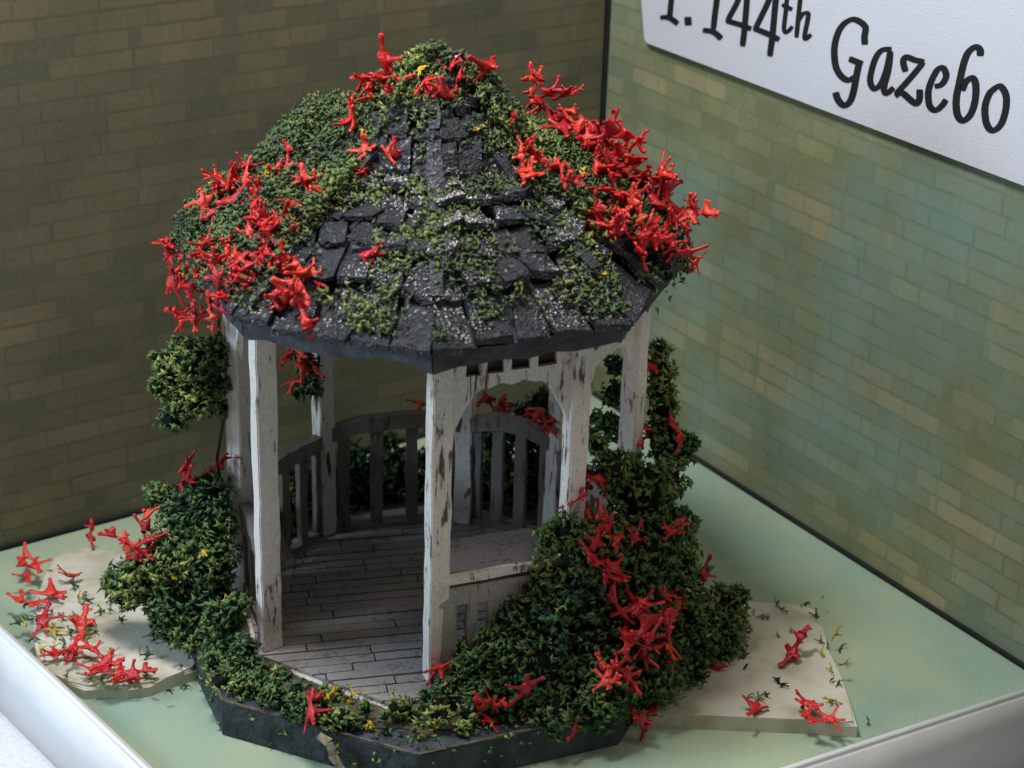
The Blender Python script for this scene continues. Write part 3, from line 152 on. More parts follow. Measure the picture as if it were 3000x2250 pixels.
def wood_paint(name, base, dark, streak=1.0):
    t = NT(name); o = t.co('Object'); st = t.co('Object', (8, 8, 1.1))
    n1 = t.noise(st, 3.2, 6, .65, .4); n2 = t.noise(o, 2.6, 3); n3 = t.noise(o, 38, 5, .6)
    c = t.mix(n2, base, tuple(x*.80 for x in base))
    c = t.mix(t.ramp(n3, [(.35, (0, 0, 0)), (.7, (1, 1, 1))]), c, tuple(min(1, x*1.14) for x in base))
    crack = t.ramp(n1, [(.40, (1, 1, 1)), (.47, (0, 0, 0))])
    cm = t.noise(t.co('Object', (1, 1, .45)), 4.2, 4, .7); crm = t.ramp(cm, [(.49, (0, 0, 0)), (.55, (1, 1, 1))])
    cc = t.add('ShaderNodeMath', operation='MULTIPLY'); t.l.new(crack, cc.inputs[0]); t.l.new(crm, cc.inputs[1])
    cs = t.add('ShaderNodeMath', operation='MULTIPLY'); t.l.new(cc.outputs[0], cs.inputs[0]); cs.inputs[1].default_value = streak
    c = t.mix(cs.outputs[0], c, dark)
    hb = t.add('ShaderNodeMath', operation='SUBTRACT'); t.l.new(n3, hb.inputs[0]); t.l.new(cs.outputs[0], hb.inputs[1])
    return t.out(c, .62, t.bump(hb.outputs[0], .55, .012), .35)
M_POST = wood_paint('weathered_post_paint', (.80, .73, .66), (.12, .065, .045))
M_RAIL = wood_paint('weathered_shaded_rail_paint', (.22, .185, .165), (.08, .05, .04), .8)  # darker than the posts, interior shade put into the paint colour
M_PLANK = wood_paint('weathered_plank_paint', (.37, .335, .31), (.10, .075, .06), .55)

def slate(name, base, spark):
    t = NT(name); o = t.co('Object')
    v = t.add('ShaderNodeTexVoronoi', feature='F1'); v.inputs['Scale'].default_value = 42; t.l.new(o, v.inputs['Vector'])
    n = t.noise(o, 5.5, 5); n2 = t.noise(o, 30, 5, .7); info = t.add('ShaderNodeObjectInfo')
    c = t.ramp(n, [(.3, tuple(x*.55 for x in base)), (.55, base), (.8, tuple(x*1.6 for x in base))])
    gr = t.ramp(n2, [(.5, (0, 0, 0)), (.66, (1, 1, 1))])
    c = t.mix(gr, c, (base[0]*3.0, base[1]*2.9, base[2]*2.8))
    sp = t.ramp(v.outputs['Color'], [(.80, (0, 0, 0)), (.86, (1, 1, 1))])
    sm = t.ramp(t.noise(o, 2.3, 2), [(.42, (0, 0, 0)), (.58, (1, 1, 1))])
    s2 = t.add('ShaderNodeMath', operation='MULTIPLY'); t.l.new(sp, s2.inputs[0]); t.l.new(sm, s2.inputs[1])
    s3 = t.add('ShaderNodeMath', operation='MULTIPLY'); t.l.new(s2.outputs[0], s3.inputs[0]); s3.inputs[1].default_value = .8*spark
    c = t.mix(s3.outputs[0], c, (.34, .31, .31))
    c = t.mix(t.ramp(info.outputs['Random'], [(.0, (0, 0, 0)), (1, (.55, .55, .55))]), c, tuple(x*.6 for x in base))
    ro = t.ramp(v.outputs['Color'], [(.45, (.7, .7, .7)), (.80, (.22, .22, .22))])
    ad = t.add('ShaderNodeMath', operation='ADD'); t.l.new(v.outputs['Distance'], ad.inputs[0]); t.l.new(n2, ad.inputs[1])
    return t.out(c, ro, t.bump(ad.outputs[0], .8, .018*spark+.004), .5)
M_SLATE = slate('glittering_dark_slate', (.020, .0225, .028), 1.0)
M_CAP = slate('dark_ridge_slate', (.026, .030, .038), .35)
def plain(name, base, var=.25, sc=6, rough=.7, bump=.3, bd=.01, spec=.3, bsc=60):
    t = NT(name); o = t.co('Object'); n = t.noise(o, sc, 5)
    c = t.ramp(n, [(.3, tuple(x*(1-var) for x in base)), (.7, tuple(min(1, x*(1+var)) for x in base))])
    return t.out(c, rough, t.bump(t.noise(o, bsc, 4), bump, bd), spec)
M_FASCIA = plain('fascia_grey_paint', (.055, .063, .07), .45, 5, .6, .6, .02, .35, 22)
M_BASE = plain('slate_base_paint', (.042, .052, .057), .6, 5, .75, .9, .035, .3, 14)
M_TOPPLATE = plain('plate_top_soil', (.12, .10, .075), .5, 9, .85, .8, .03, .2, 30)
M_GLUE = plain('tan_glue_streak', (.30, .25, .17), .3, 12, .6, .5, .02)
M_BLACK = plain('black_gap_strip', (.012, .014, .013), .3, 8, .8)
M_INK = plain('black_print_ink', (.012, .012, .012), .2, 30, .55, .3, .004)
M_PLASTIC = plain('white_plastic', (.74, .74, .74), .05, 3, .42, .08, .004, .45, 200)
M_TABLE = plain('white_table_top', (.62, .62, .62), .10, 20, .6, .4, .01, .3, 90)
M_FINIAL = plain('black_finial', (.01, .01, .012), .2, 8, .18, .1, .005, .6)

def paper(name, base):
    t = NT(name); o = t.co('Object', (1, 1, 1)); fib = t.noise(t.co('Object', (14, 14, 34), (0, .35, 0)), 3.0, 6, .7, .6)
    c = t.ramp(fib, [(.3, tuple(x*.93 for x in base)), (.7, base)])
    return t.out(c, .8, t.bump(fib, .5, .012), .2)
M_SIGN = paper('textured_label_paper', (.63, .64, .69))
def padmat():
    t = NT('cream_pad_card'); o = t.co('Object'); n = t.noise(o, 2.2, 5)
    c = t.ramp(n, [(.3, (.33, .32, .21)), (.5, (.52, .49, .39)), (.75, (.62, .59, .51))])
    t.b.inputs['Subsurface Weight'].default_value = .15; t.b.inputs['Subsurface Radius'].default_value = (.06, .05, .03)
    return t.out(c, .45, t.bump(t.noise(o, 24, 4), .35, .01), .4)
M_PAD = padmat()

def brickpaper(name, c1, c2, c3, mortar, tint=None, toff=(0, 0, 0)):
    """printed brick paper: object x runs along the wall, z is up"""
    t = NT(name); tc = t.add('ShaderNodeTexCoord'); sep = t.add('ShaderNodeSeparateXYZ'); t.l.new(tc.outputs['Object'], sep.inputs[0])
    nz = t.add('ShaderNodeTexNoise'); nz.inputs['Scale'].default_value = 9; nz.inputs['Detail'].default_value = 3; t.l.new(tc.outputs['Object'], nz.inputs['Vector'])
    sb = t.add('ShaderNodeVectorMath', operation='SUBTRACT'); t.l.new(nz.outputs['Color'], sb.inputs[0]); sb.inputs[1].default_value = (.5, .5, .5)
    sc = t.add('ShaderNodeVectorMath', operation='SCALE'); t.l.new(sb.outputs[0], sc.inputs[0]); sc.inputs['Scale'].default_value = .03
    cb = t.add('ShaderNodeCombineXYZ'); t.l.new(sep.outputs['X'], cb.inputs['X']); t.l.new(sep.outputs['Z'], cb.inputs['Y'])
    ad = t.add('ShaderNodeVectorMath', operation='ADD'); t.l.new(cb.outputs[0], ad.inputs[0]); t.l.new(sc.outputs[0], ad.inputs[1])
    def brick(w, off, sq, fr, ofs):
        b = t.add('ShaderNodeTexBrick'); b.offset = off; b.squash = sq; b.squash_frequency = fr
        b.inputs['Color1'].default_value = (0, 0, 0, 1); b.inputs['Color2'].default_value = (1, 1, 1, 1); b.inputs['Mortar'].default_value = (.5, .5, .5, 1)
        b.inputs['Scale'].default_value = 1; b.inputs['Mortar Size'].default_value = .022; b.inputs['Mortar Smooth'].default_value = 1.0
        b.inputs['Brick Width'].default_value = w; b.inputs['Row Height'].default_value = .163
        mp = t.add('ShaderNodeMapping'); mp.inputs['Location'].default_value = (ofs, 0, 0); t.l.new(ad.outputs[0], mp.inputs[0]); t.l.new(mp.outputs[0], b.inputs['Vector'])
        return b
    b1 = brick(.46, .37, 1.5, 3, 0); b2 = brick(.71, .61, .7, 2, 3.3)
    c = t.mix(b1.outputs['Color'], c1, c2)
    f2 = t.ramp(b2.outputs['Color'], [(.55, (0, 0, 0)), (.95, (.75, .75, .75))])
    c = t.mix(f2, c, c3)
    n = t.noise(tc.outputs['Object'], 1.1, 4); c = t.mix(t.ramp(n, [(.35, (0, 0, 0)), (.68, (.55, .55, .55))]), c, tuple(x*.72 for x in c1))
    n2 = t.noise(tc.outputs['Object'], 26, 5, .7); c = t.mix(.22, c, t.ramp(n2, [(.3, tuple(x*.4 for x in c1)), (.7, tuple(min(1, x*2) for x in c1))]))
    if tint:      # teal window light painted into the brick colours as broad noise
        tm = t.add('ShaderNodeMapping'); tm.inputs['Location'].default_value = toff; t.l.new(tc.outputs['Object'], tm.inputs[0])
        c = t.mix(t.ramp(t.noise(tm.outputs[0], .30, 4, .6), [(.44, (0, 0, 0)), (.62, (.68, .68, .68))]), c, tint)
    mf = t.ramp(b1.outputs['Fac'], [(0, (0, 0, 0)), (1, (.4, .4, .4))])
    # the printed joints fade in and out along the courses
    mm = t.add('ShaderNodeMath', operation='MULTIPLY'); t.l.new(mf, mm.inputs[0]); t.l.new(t.ramp(t.noise(tc.outputs['Object'], 3.1, 2), [(.36, (.25, .25, .25)), (.6, (1, 1, 1))]), mm.inputs[1])
    c = t.mix(mm.outputs[0], c, mortar)
    return t.out(c, .7, None, .25)
M_BRICK_L = brickpaper('shaded_printed_brick_paper', (.104, .108, .066), (.180, .158, .096), (.225, .175, .105), (.060, .070, .050))  # shaded copy of the brick print, weaker light put into its colours
M_BRICK_R = brickpaper('lit_printed_brick_paper', (.165, .185, .090), (.27, .262, .135), (.42, .35, .19), (.085, .125, .090), (.19, .33, .30), (-2.3, 0, 1.1))  # lit copy of the brick print, teal window light mixed into its colour
def floormat():
    t = NT('mint_floor_card'); o = t.co('Object'); n = t.noise(o, .55, 4); n2 = t.noise(o, 40, 5, .7)
    c = t.ramp(n, [(.40, (.17, .285, .23)), (.60, (.34, .38, .22))])
    c = t.mix(.42, c, t.ramp(t.noise(o, 75, 6, .8), [(.3, (.14, .22, .16)), (.7, (.52, .60, .44))]))
    n3 = t.noise(o, 7, 6, .75); c = t.mix(t.ramp(n3, [(.56, (0, 0, 0)), (.75, (.35, .35, .35))]), c, (.17, .24, .17))
    return t.out(c, .6, t.bump(n2, .15, .005), .3)
M_FLOOR = floormat()
def foliage(name, stops, rough=.6):
    t = NT(name); a = t.add('ShaderNodeAttribute', attribute_name='tint'); o = t.co('Object')
    c = t.ramp(a.outputs['Fac'], stops)
    t.b.inputs['Subsurface Weight'].default_value = 0.0
    return t.out(c, rough, t.bump(t.noise(o, 70, 3), .4, .01), .35)
G_D, G_M, G_O, G_L, G_Y = (.022, .058, .026), (.070, .145, .045), (.17, .22, .055), (.34, .38, .10), (.62, .47, .03)
M_BUSH = foliage('bush_foam', [(0, G_D), (.35, G_M), (.6, (.11, .18, .05)), (.86, G_O), (.985, G_L), (1, G_Y)])
M_VINE = foliage('vine_foam', [(0, (.03, .055, .035)), (.3, (.065, .10, .05)), (.60, (.11, .16, .05)), (.85, (.19, .23, .07)), (.985, G_L), (1, G_Y)])
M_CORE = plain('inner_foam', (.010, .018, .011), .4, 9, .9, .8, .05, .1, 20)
def flower_mat(name, a, b, cc):
    t = NT(name); o = t.co('Object'); info = t.add('ShaderNodeObjectInfo')
    c = t.ramp(info.outputs['Random'], [(0, a), (.6, b), (1, cc)])
    n = t.noise(o, 7, 3); c = t.mix(t.ramp(n, [(.35, (0, 0, 0)), (.7, (.6, .6, .6))]), c, tuple(x*.7 for x in a))
    t.b.inputs['Subsurface Weight'].default_value = .12; t.b.inputs['Subsurface Radius'].default_value = (.08, .01, .01)
    return t.out(c, .4, t.bump(t.noise(o, 3.5, 3, .6), .35, .05), .5)
M_RED = flower_mat('red_plastic_petals', (.40, .008, .016), (.68, .018, .015), (.82, .085, .035))
M_YEL = flower_mat('yellow_plastic_petals', (.55, .40, .02), (.62, .45, .02), (.72, .52, .04))

# ------------------------------------------------------------ the display box
WC = Vector((1.4476, 4.472, 0)); WA = 0.5834
DL = Vector((-math.cos(WA), -math.sin(WA), 0)); DR = Vector((math.sin(WA), -math.cos(WA), 0))
UP = Vector((0, 0, 1))
def wall(name, origin, direction, length, z0, z1, outward, mat, label):
    """thin board: local x along the wall, z up"""
    bm = bmesh.new(); bmesh.ops.create_cube(bm, size=1)
    for v in bm.verts: v.co = Vector(((v.co.x+.5)*length, (v.co.y-.5)*.08, z0+(v.co.z+.5)*(z1-z0)))
    o = link(name, bm_mesh(name, bm), mat)
    y = -outward                                        # local +y points into the box, board lies behind
    mm = Matrix((direction, y, UP)).transposed().to_4x4(); mm.translation = origin; o.matrix_world = mm
    tag(o, label, 'wall'); return o
nL = Vector((-DR.x, -DR.y, 0)); nR = Vector((-DL.x, -DL.y, 0))   # outward normals
wl = wall('brick_paper_wall', WC+DL*.05, DL, 9.5, .035, 5.6, nL, M_BRICK_L, 'dark brown printed brick wall rising behind the gazebo at the left')
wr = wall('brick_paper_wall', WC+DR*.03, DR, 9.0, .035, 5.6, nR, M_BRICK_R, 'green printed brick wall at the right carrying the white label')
def strip(parent, p0, p1, wx, wz, side, nm):  # black strips drawn where the dark gaps run along the walls
    o = beam(nm, p0, p1, wx, wz, side, M_BLACK, None); o.parent = parent; o.matrix_parent_inverse = parent.matrix_world.inverted(); return o
bpy.context.view_layer.update()
strip(wl, WC+DL*.06+Vector((0, 0, .02))-nL*.01, WC+DL*9.3+Vector((0, 0, .02))-nL*.01, .06, .03, nL, 'bottom_gap_strip')
strip(wr, WC+DR*.08+Vector((0, 0, .02))-nR*.01, WC+DR*9.0+Vector((0, 0, .02))-nR*.01, .055, .03, nR, 'bottom_gap_strip')
strip(wr, WC+Vector((0, 0, .04))+(nL+nR)*.0, WC+Vector((0, 0, 5.6)), .062, .05, DR, 'corner_gap_strip')

# floor card, table and tray walls
fp = [WC+DL*9.4+nL*.02, WC+nL*.02+nR*.02, WC+DR*9.0+nR*.02, Vector((2.6, -5.2, 0)), Vector((-.2, -4.6, 0)), Vector((-5.5, -1.2, 0))]
AL, BLn = Vector((-3.26, -.267, 0)), Vector((-1.776, -2.075, 0)); AR, BR = Vector((2.401, -1.938, 0)), Vector((4.436, -.856, 0))
dTL = (BLn-AL).normalized(); dTR = (AR-BR).normalized()
# corner where the two tray walls meet
den = dTL.x*(-dTR.y)+dTL.y*dTR.x; dd = BR-AL
tt = (dd.x*(-dTR.y)+dd.y*dTR.x)/den; CORN = AL+dTL*tt
def meet(p, d, q, e):
    k = d.x*(-e.y)+d.y*e.x; w_ = q-p; return p+d*((w_.x*(-e.y)+w_.y*e.x)/k)
IR, IL = meet(CORN, -dTR, WC, DR), meet(CORN, -dTL, WC, DL)
f_pts = [WC, IR, CORN, IL]
fl = prism('floor', [(p.x, p.y) for p in f_pts], -.04, 0, M_FLOOR, None); tag(fl, kind='structure')
tb = link('table', mesh('table', [(-60, -60, -.55), (60, -60, -.55), (60, 60, -.55), (-60, 60, -.55)], [(0, 1, 2, 3)]), M_TABLE); tag(tb, kind='structure')
tray = thing('display_tray', 'white plastic tray with raised rounded rims at both lower corners', 'tray', (CORN.x, CORN.y, -.55))
def tray_wall(p0, p1, out, nm):
    h = .2; th = .10
    c0, c1 = p0+out*th/2, p1+out*th/2
    bm = bmesh.new(); beam_bm(bm, c0+UP*(-.175), c1+UP*(-.175), th, .745, out)
    e = [e for e in bm.edges if all(v.co.z > .1 for v in e.verts) and e.calc_length() > 1]
    bmesh.ops.bevel(bm, geom=e, offset=.03, segments=4, affect='EDGES')
    link(nm, bm_mesh(nm, bm, True), M_PLASTIC, tray)
oL = Vector((dTL.y, -dTL.x, 0)); oR = Vector((-dTR.y, dTR.x, 0))
if oL.x > 0: oL = -oL
if oR.y > 0: oR = -oR
tray_wall(IL, CORN, oL, 'rim_wall'); tray_wall(IR, CORN, oR, 'rim_wall')

# the paper label with its printed lettering (u along the right wall, v height)
SN = -nR
def S(u, v, off): return WC+DR*u+UP*v+SN*off
lab = thing('paper_label', 'white textured paper label on the green wall reading 1.144th Gazebo', 'label', tuple(S(.6, 3.7, .0)))
su = [(.628, 3.695), (.66, 3.69), (1.6, 3.697), (3, 3.705), (5.02, 3.722), (7.6, 3.74), (7.6, 5.2), (.42, 5.2), (.528, 4.04), (.60, 3.73)]
V = [S(u, v, .004) for u, v in su]+[S(u, v, .05) for u, v in su]; n = len(su)
F = [tuple(range(n)), tuple(range(2*n-1, n-1, -1))]+[(i, (i+1) % n, n+(i+1) % n, n+i) for i in range(n)]
link('paper', mesh('paper', V, F), M_SIGN, lab)
for ch, strokes in LETTERS:
    V = []; F = []
    for k, st in enumerate(strokes):
        b = len(V); o_ = .0535+.0012*k
        for q in st: V += [S(q[0], q[1], o_), S(q[2], q[3], o_)]
        m_ = len(st); F += [(b+2*i, b+2*i+1, b+2*i+3, b+2*i+2) for i in range(m_-1)]
        b2 = len(V)
        for q in st: V += [S(q[0], q[1], .051), S(q[2], q[3], .051)]
        for i in range(m_-1):
            F += [(b+2*i, b+2*i+2, b2+2*i+2, b2+2*i), (b+2*i+1, b2+2*i+1, b2+2*i+3, b+2*i+3)]
    link('letter', mesh('letter', V, F), M_INK, lab)

# ------------------------------------------------------------ gazebo
GZ = thing('gazebo', 'weathered white wooden miniature gazebo with a dark slate roof overgrown by red flowered vines', 'gazebo')
PH = R(-.45); PHE = R(1.6); DZ = .35
oct_pts = lambda r, ph, n=8: [(az(ph+R(45*k), r, 0).x, az(ph+R(45*k), r, 0).y) for k in range(n)]
bp = prism('base_plate', oct_pts(2.0, PH), 0.0, .298, M_BASE, GZ, .018, 1)
# rough soil on the plate
bm = bmesh.new(); bmesh.ops.create_grid(bm, x_segments=44, y_segments=44, size=1.98)
def insidef(x, y, r, ph): return max(x*math.sin(ph+R(22.5+45*k))-y*math.cos(ph+R(22.5+45*k)) for k in range(8)) < r*math.cos(R(22.5))
dl_ = [v for v in bm.verts if not insidef(v.co.x, v.co.y, 1.86, PH)]; bmesh.ops.delete(bm, geom=dl_, context='VERTS')
for v in bm.verts: v.co.z = .305+max(0, noise.noise(v.co*3.1)*.05+noise.noise(v.co*11)*.03)
link('soil', bm_mesh('soil', bm, True), M_TOPPLATE, GZ)
# tan glue streak down the front of the plate
gp = [(-.70, -1.80, .305), (-.63, -1.845, .27), (-.60, -1.86, .18), (-.55, -1.878, .08), (-.52, -1.89, 0.0)]
bm = bmesh.new()
for a, b in zip(gp[:-1], gp[1:]): beam_bm(bm, a, b, .05, .03, Vector((1, -.4, 0)), 2, .008)
link('glue_streak', bm_mesh('glue_streak', bm), M_GLUE, GZ)
for k in range(-3, 3):
    a0, a1 = az(PH+R(45*k), 1.992, .294), az(PH+R(45*(k+1)), 1.992, .294)
    beam('worn_edge', a0, a1, .016, .014, Vector((0, 0, 1)), M_TOPPLATE, GZ, 14, .004)
# deck
deck_mat = plain('dark_deck_underlay', (.05, .045, .04), .3)
prism('deck_edge', oct_pts(1.53, R(-9)), .2985, .322, M_POST, GZ, .008, 1)
DK = prism('deck', oct_pts(1.47, R(-9)), .299, .325, deck_mat, GZ)
def clip_poly(poly, n_, d_):
    out = []
    for i in range(len(poly)):
        a, b = poly[i], poly[(i+1) % len(poly)]; da, db = a.dot(n_)-d_, b.dot(n_)-d_
        if da <= 0: out.append(a)
        if (da < 0 < db) or (db < 0 < da): out.append(a+(b-a)*(da/(da-db)))
    return out
pd = Vector((math.cos(R(12)), math.sin(R(12)), 0)); pn = Vector((-pd.y, pd.x, 0)); pw = .105
for i in range(-15, 16):
    y0 = i*pw; x = -1.6+random.uniform(-.5, 0)
    while x < 1.6:
        L = random.uniform(.55, 1.25)
        a, b, c0, d0 = x+.006, x+L-.006, y0+.0065, y0+pw-.0065
        poly = [pd*a+pn*c0, pd*b+pn*c0, pd*b+pn*d0, pd*a+pn*d0]
        for k in range(8):
            an = R(-9+22.5+45*k); nn = Vector((math.sin(an), -math.cos(an), 0)); poly = clip_poly(poly, nn, 1.5*math.cos(R(22.5)))
            if len(poly) < 3: break
        if len(poly) >= 3:
            z = .349+random.uniform(-.004, .006)
            prism('plank', [(p.x, p.y) for p in poly], .326, z, M_PLANK, DK)
        x += L
# posts: azimuth, bottom radius, top radius, width, front azimuth
POST = [(4.1, 1.145, 1.25, .15, .13, 24), (50.6, 1.326, 1.326, .14, .13, 28), (83.7, 1.478, 1.478, .17, .13, 62), (131.6, 1.30, 1.36, .14, .13, 136),
        (168.5, 1.20, 1.30, .14, .13, 170), (-137, 1.28, 1.33, .14, .13, -141), (-92, 1.43, 1.43, .17, .13, 60), (-56, 1.385, 1.375, .155, .12, 30)]
P = []
def post_base(i): a, rb, rt = POST[i][:3]; return az(R(a), rb, DZ), az(R(a), rt, 3.14)
for i, (a, rb, rt, w1, w2, fa) in enumerate(POST):
    b, t = post_base(i); side = Vector((math.cos(R(fa)), math.sin(R(fa)), 0))
    o = beam('post', b, t, w1, w2, side, M_POST, GZ, 18, .0055, 1.0, .008)
def bay(i, j):
    b0, t0 = post_base(i); b1, t1 = post_base(j)
    return b0, t0, b1, t1
def at_z(b, t, z): return b.lerp(t, (z-b.z)/(t.z-b.z))
def fretwork(i, j, drop=.42, apex=2.655):
    b0, t0, b1, t1 = bay(i, j); N = 22
    d = (at_z(b1, t1, 2.7)-at_z(b0, t0, 2.7)); L = d.length; d.normalize(); nrm = Vector((d.y, -d.x, 0)); th = .05
    V = []; F = []
    for k in range(N+1):
        t = k/N; c = at_z(b0, t0, 2.7).lerp(at_z(b1, t1, 2.7), .02+.96*t)
        e = abs(2*t-1)
        zl = apex - drop*max(0, (e-.35)/.65)**1.7 - (.10 if e > .985 else 0) + (.022*abs(math.sin(3*math.pi*t*2)) if e < .6 else 0) + random.uniform(-.008, .008)
        if e > .8: zl -= .12*(e-.8)/.2
        zu = 2.765+random.uniform(-.005, .005)
        c = Vector((c.x, c.y, 0))
        V += [c+nrm*th/2+UP*zl, c+nrm*th/2+UP*zu, c-nrm*th/2+UP*zu, c-nrm*th/2+UP*zl]
    for k in range(N):
        for q in range(4): F.append((4*k+q, 4*k+(q+1) % 4, 4*k+4+(q+1) % 4, 4*k+4+q))
    F += [(0, 1, 2, 3), (4*N, 4*N+1, 4*N+2, 4*N+3)]
    link('arch_bracket', mesh('arch_bracket', V, F), M_POST, GZ)
    for t, wd in ((.09, .17), (.30, .055), (.47, .055), (.66, .06), (.90, .15)):
        p = at_z(b0, t0, 2.765).lerp(at_z(b1, t1, 2.765), t)
        beam('spindle', p-UP*.002, p+UP*.38, wd, .048, d, M_POST, GZ, 3, .004)
for a, b in ((0, 1), (1, 2), (2, 3), (3, 4), (4, 5), (5, 6), (6, 7)): fretwork(a, b)
M_SLOT_SHADE = plain('dark_slot_shade', (.045, .03, .028), .5, 9, .8, .5)  # added dark boards that paint the under-roof shade behind the fretwork slots
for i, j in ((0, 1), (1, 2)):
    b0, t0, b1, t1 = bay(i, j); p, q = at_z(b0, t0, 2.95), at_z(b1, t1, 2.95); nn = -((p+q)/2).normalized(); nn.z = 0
    beam('slot_shade_board', p+nn*.09-UP*.03, q+nn*.09-UP*.03, .04, .40, nn, M_SLOT_SHADE, GZ, 4, .004)
# railings
def railing(i, j, ztop, arch, nsl, zb=.41, tw=.095):
    b0, t0, b1, t1 = bay(i, j); N = 12
    p0, p1 = at_z(b0, t0, 1.0), at_z(b1, t1, 1.0); d = (p1-p0); L = d.length; d.normalize(); nrm = Vector((d.y, -d.x, 0))
    zt = lambda t: ztop+arch*(1-(2*t-1)**2)
    V = []; F = []; wt = .085; ht = .125
    for k in range(N+1):
        t = k/N; c = p0.lerp(p1, t); c.z = 0; h = random.uniform(-.006, .006)
        V += [c+nrm*wt/2+UP*(zt(t)-ht+h), c+nrm*wt/2+UP*(zt(t)+h), c-nrm*wt/2+UP*(zt(t)+h), c-nrm*wt/2+UP*(zt(t)-ht+h)]
    for k in range(N):
        for q in range(4): F.append((4*k+q, 4*k+(q+1) % 4, 4*k+4+(q+1) % 4, 4*k+4+q))
    F += [(0, 1, 2, 3), (4*N, 4*N+1, 4*N+2, 4*N+3)]
    link('top_rail', mesh('top_rail', V, F), M_RAIL, GZ)
    q0, q1 = p0.copy(), p1.copy(); q0.z = q1.z = zb
    beam('bottom_rail', q0, q1, .07, .07, nrm, M_RAIL, GZ, 4, .004)
    for k in range(nsl):
        t = (k+.5)/nsl+random.uniform(-.01, .01); c = p0.lerp(p1, t)
        beam('slat', Vector((c.x, c.y, zb+.04)), Vector((c.x, c.y, zt(t)-ht+.03)), tw, .045, d, M_RAIL, GZ, 5, .005)
railing(1, 2, 1.15, .05, 5); railing(2, 3, 1.20, .06, 5); railing(3, 4, 1.27, .12, 4, .37); railing(4, 5, 1.29, .09, 4, .37)
railing(5, 6, 1.24, .05, 5, .37); railing(6, 7, 1.12, .05, 4)
# the front right bay: bench with a skirt of boards
def bench(i, j, zs, depth):
    b0, t0, b1, t1 = bay(i, j); p0, p1 = at_z(b0, t0, zs), at_z(b1, t1, zs); p0.z = p1.z = 0
    d = (p1-p0).normalized(); nin = -((p0+p1)/2).normalized(); nin = (nin-d*nin.dot(d)).normalized()
    q = [p0+d*.05-nin*.03, p1-d*.03-nin*.03, p1+nin*depth-d*.12, p0+nin*depth+d*.16]
    prism('bench_seat', [(v.x, v.y) for v in q], zs-.06, zs, M_RAIL, GZ, .01, 1)
    return p0, p1, d, nin
p0, p1, d, nin = bench(0, 1, 1.20, .50)
beam('seat_edge', Vector((*(p0-nin*.05).xy, 1.20)), Vector((*(p1-nin*.05).xy, 1.22)), .05, .06, nin, M_POST, GZ, 6, .008)
L = (p1-p0).length
for k in range(6):
    t = (k+.5)/6; c = p0.lerp(p1, t)-nin*.03
    beam('skirt_board', Vector((c.x, c.y, .36)), Vector((c.x, c.y, 1.12)), L/6*(.45 if k % 2 else .62), .05, d, M_PLANK, GZ, 5, .005)
c0 = p0-nin*.03; c1 = p1-nin*.03
beam('skirt_rail', Vector((c0.x, c0.y, 1.06)), Vector((c1.x, c1.y, 1.07)), .056, .15, nin, M_PLANK, GZ, 4, .004)
bench(1, 2, 1.06, .38); bench(6, 7, 1.0, .22)
# low broken pieces of the entrance arch under the eave
for (t, L_, r_) in ((.70, .10, .06), (.90, .16, -.05)):
    b0, t0, b1, t1 = bay(7, 0); p = t0.lerp(t1, t); p.z = 2.94
    beam('broken_trim', p, p+(t1-t0).normalized()*L_+UP*r_, .02, .05, UP, M_POST, GZ, 3, .006)

# ------------------------------------------------------------ roof
PR = [(0, 4.50), (.2, 4.38), (.4, 4.22), (.56, 4.07), (.62, 4.00), (.621, 3.90), (.75, 3.83), (1.0, 3.74), (1.25, 3.6), (1.5, 3.42), (1.8, 3.18)]
prx = [p[0] for p in PR]; prz = [p[1] for p in PR]
def Zs(s): return float(np.interp(s, prx, prz))
C22, S22 = math.cos(R(22.5)), math.sin(R(22.5))
def face_pt(k, s, u, dz=0):
    """k face, s octagonal radius, u in -1..1 across the face"""
    a = PHE+R(22.5+45*k); nn = Vector((math.sin(a), -math.cos(a), 0)); tn = Vector((math.cos(a), math.sin(a), 0))
    return nn*(s*C22)+tn*(u*s*S22)+UP*(Zs(s)+dz)
def face_xy(k, s, x, dz=0):
    w_ = s*S22; x = max(-w_, min(w_, x)); a = PHE+R(22.5+45*k)
    nn = Vector((math.sin(a), -math.cos(a), 0)); tn = Vector((math.cos(a), math.sin(a), 0))
    return nn*(s*C22)+tn*x+UP*(Zs(s)+dz)
V = []; F = []; rr = [.02, .25, .45, .56, .60, .66, .75, 1.0, 1.25, 1.5, 1.74]
for s in rr:
    for k in range(8): V.append(face_pt(k, s, -1, -.07))
for i in range(len(rr)-1):
    for k in range(8): F.append((8*i+k, 8*i+(k+1) % 8, 8*i+8+(k+1) % 8, 8*i+8+k))
b = len(V)
for k in range(8): V.append(az(PHE+R(45*k), 1.70, 3.10))
for k in range(8): F.append((8*(len(rr)-1)+k, 8*(len(rr)-1)+(k+1) % 8, b+(k+1) % 8, b+k))
F.append(tuple(range(b, b+8))); F.append(tuple(range(7, -1, -1)))
ROOF = link('roof', mesh('roof', V, F), M_FASCIA, GZ)
def rlink(name, me, mat):
    o = bpy.data.objects.new(name, me); COL.objects.link(o); me.materials.append(mat); o.parent = ROOF; return o
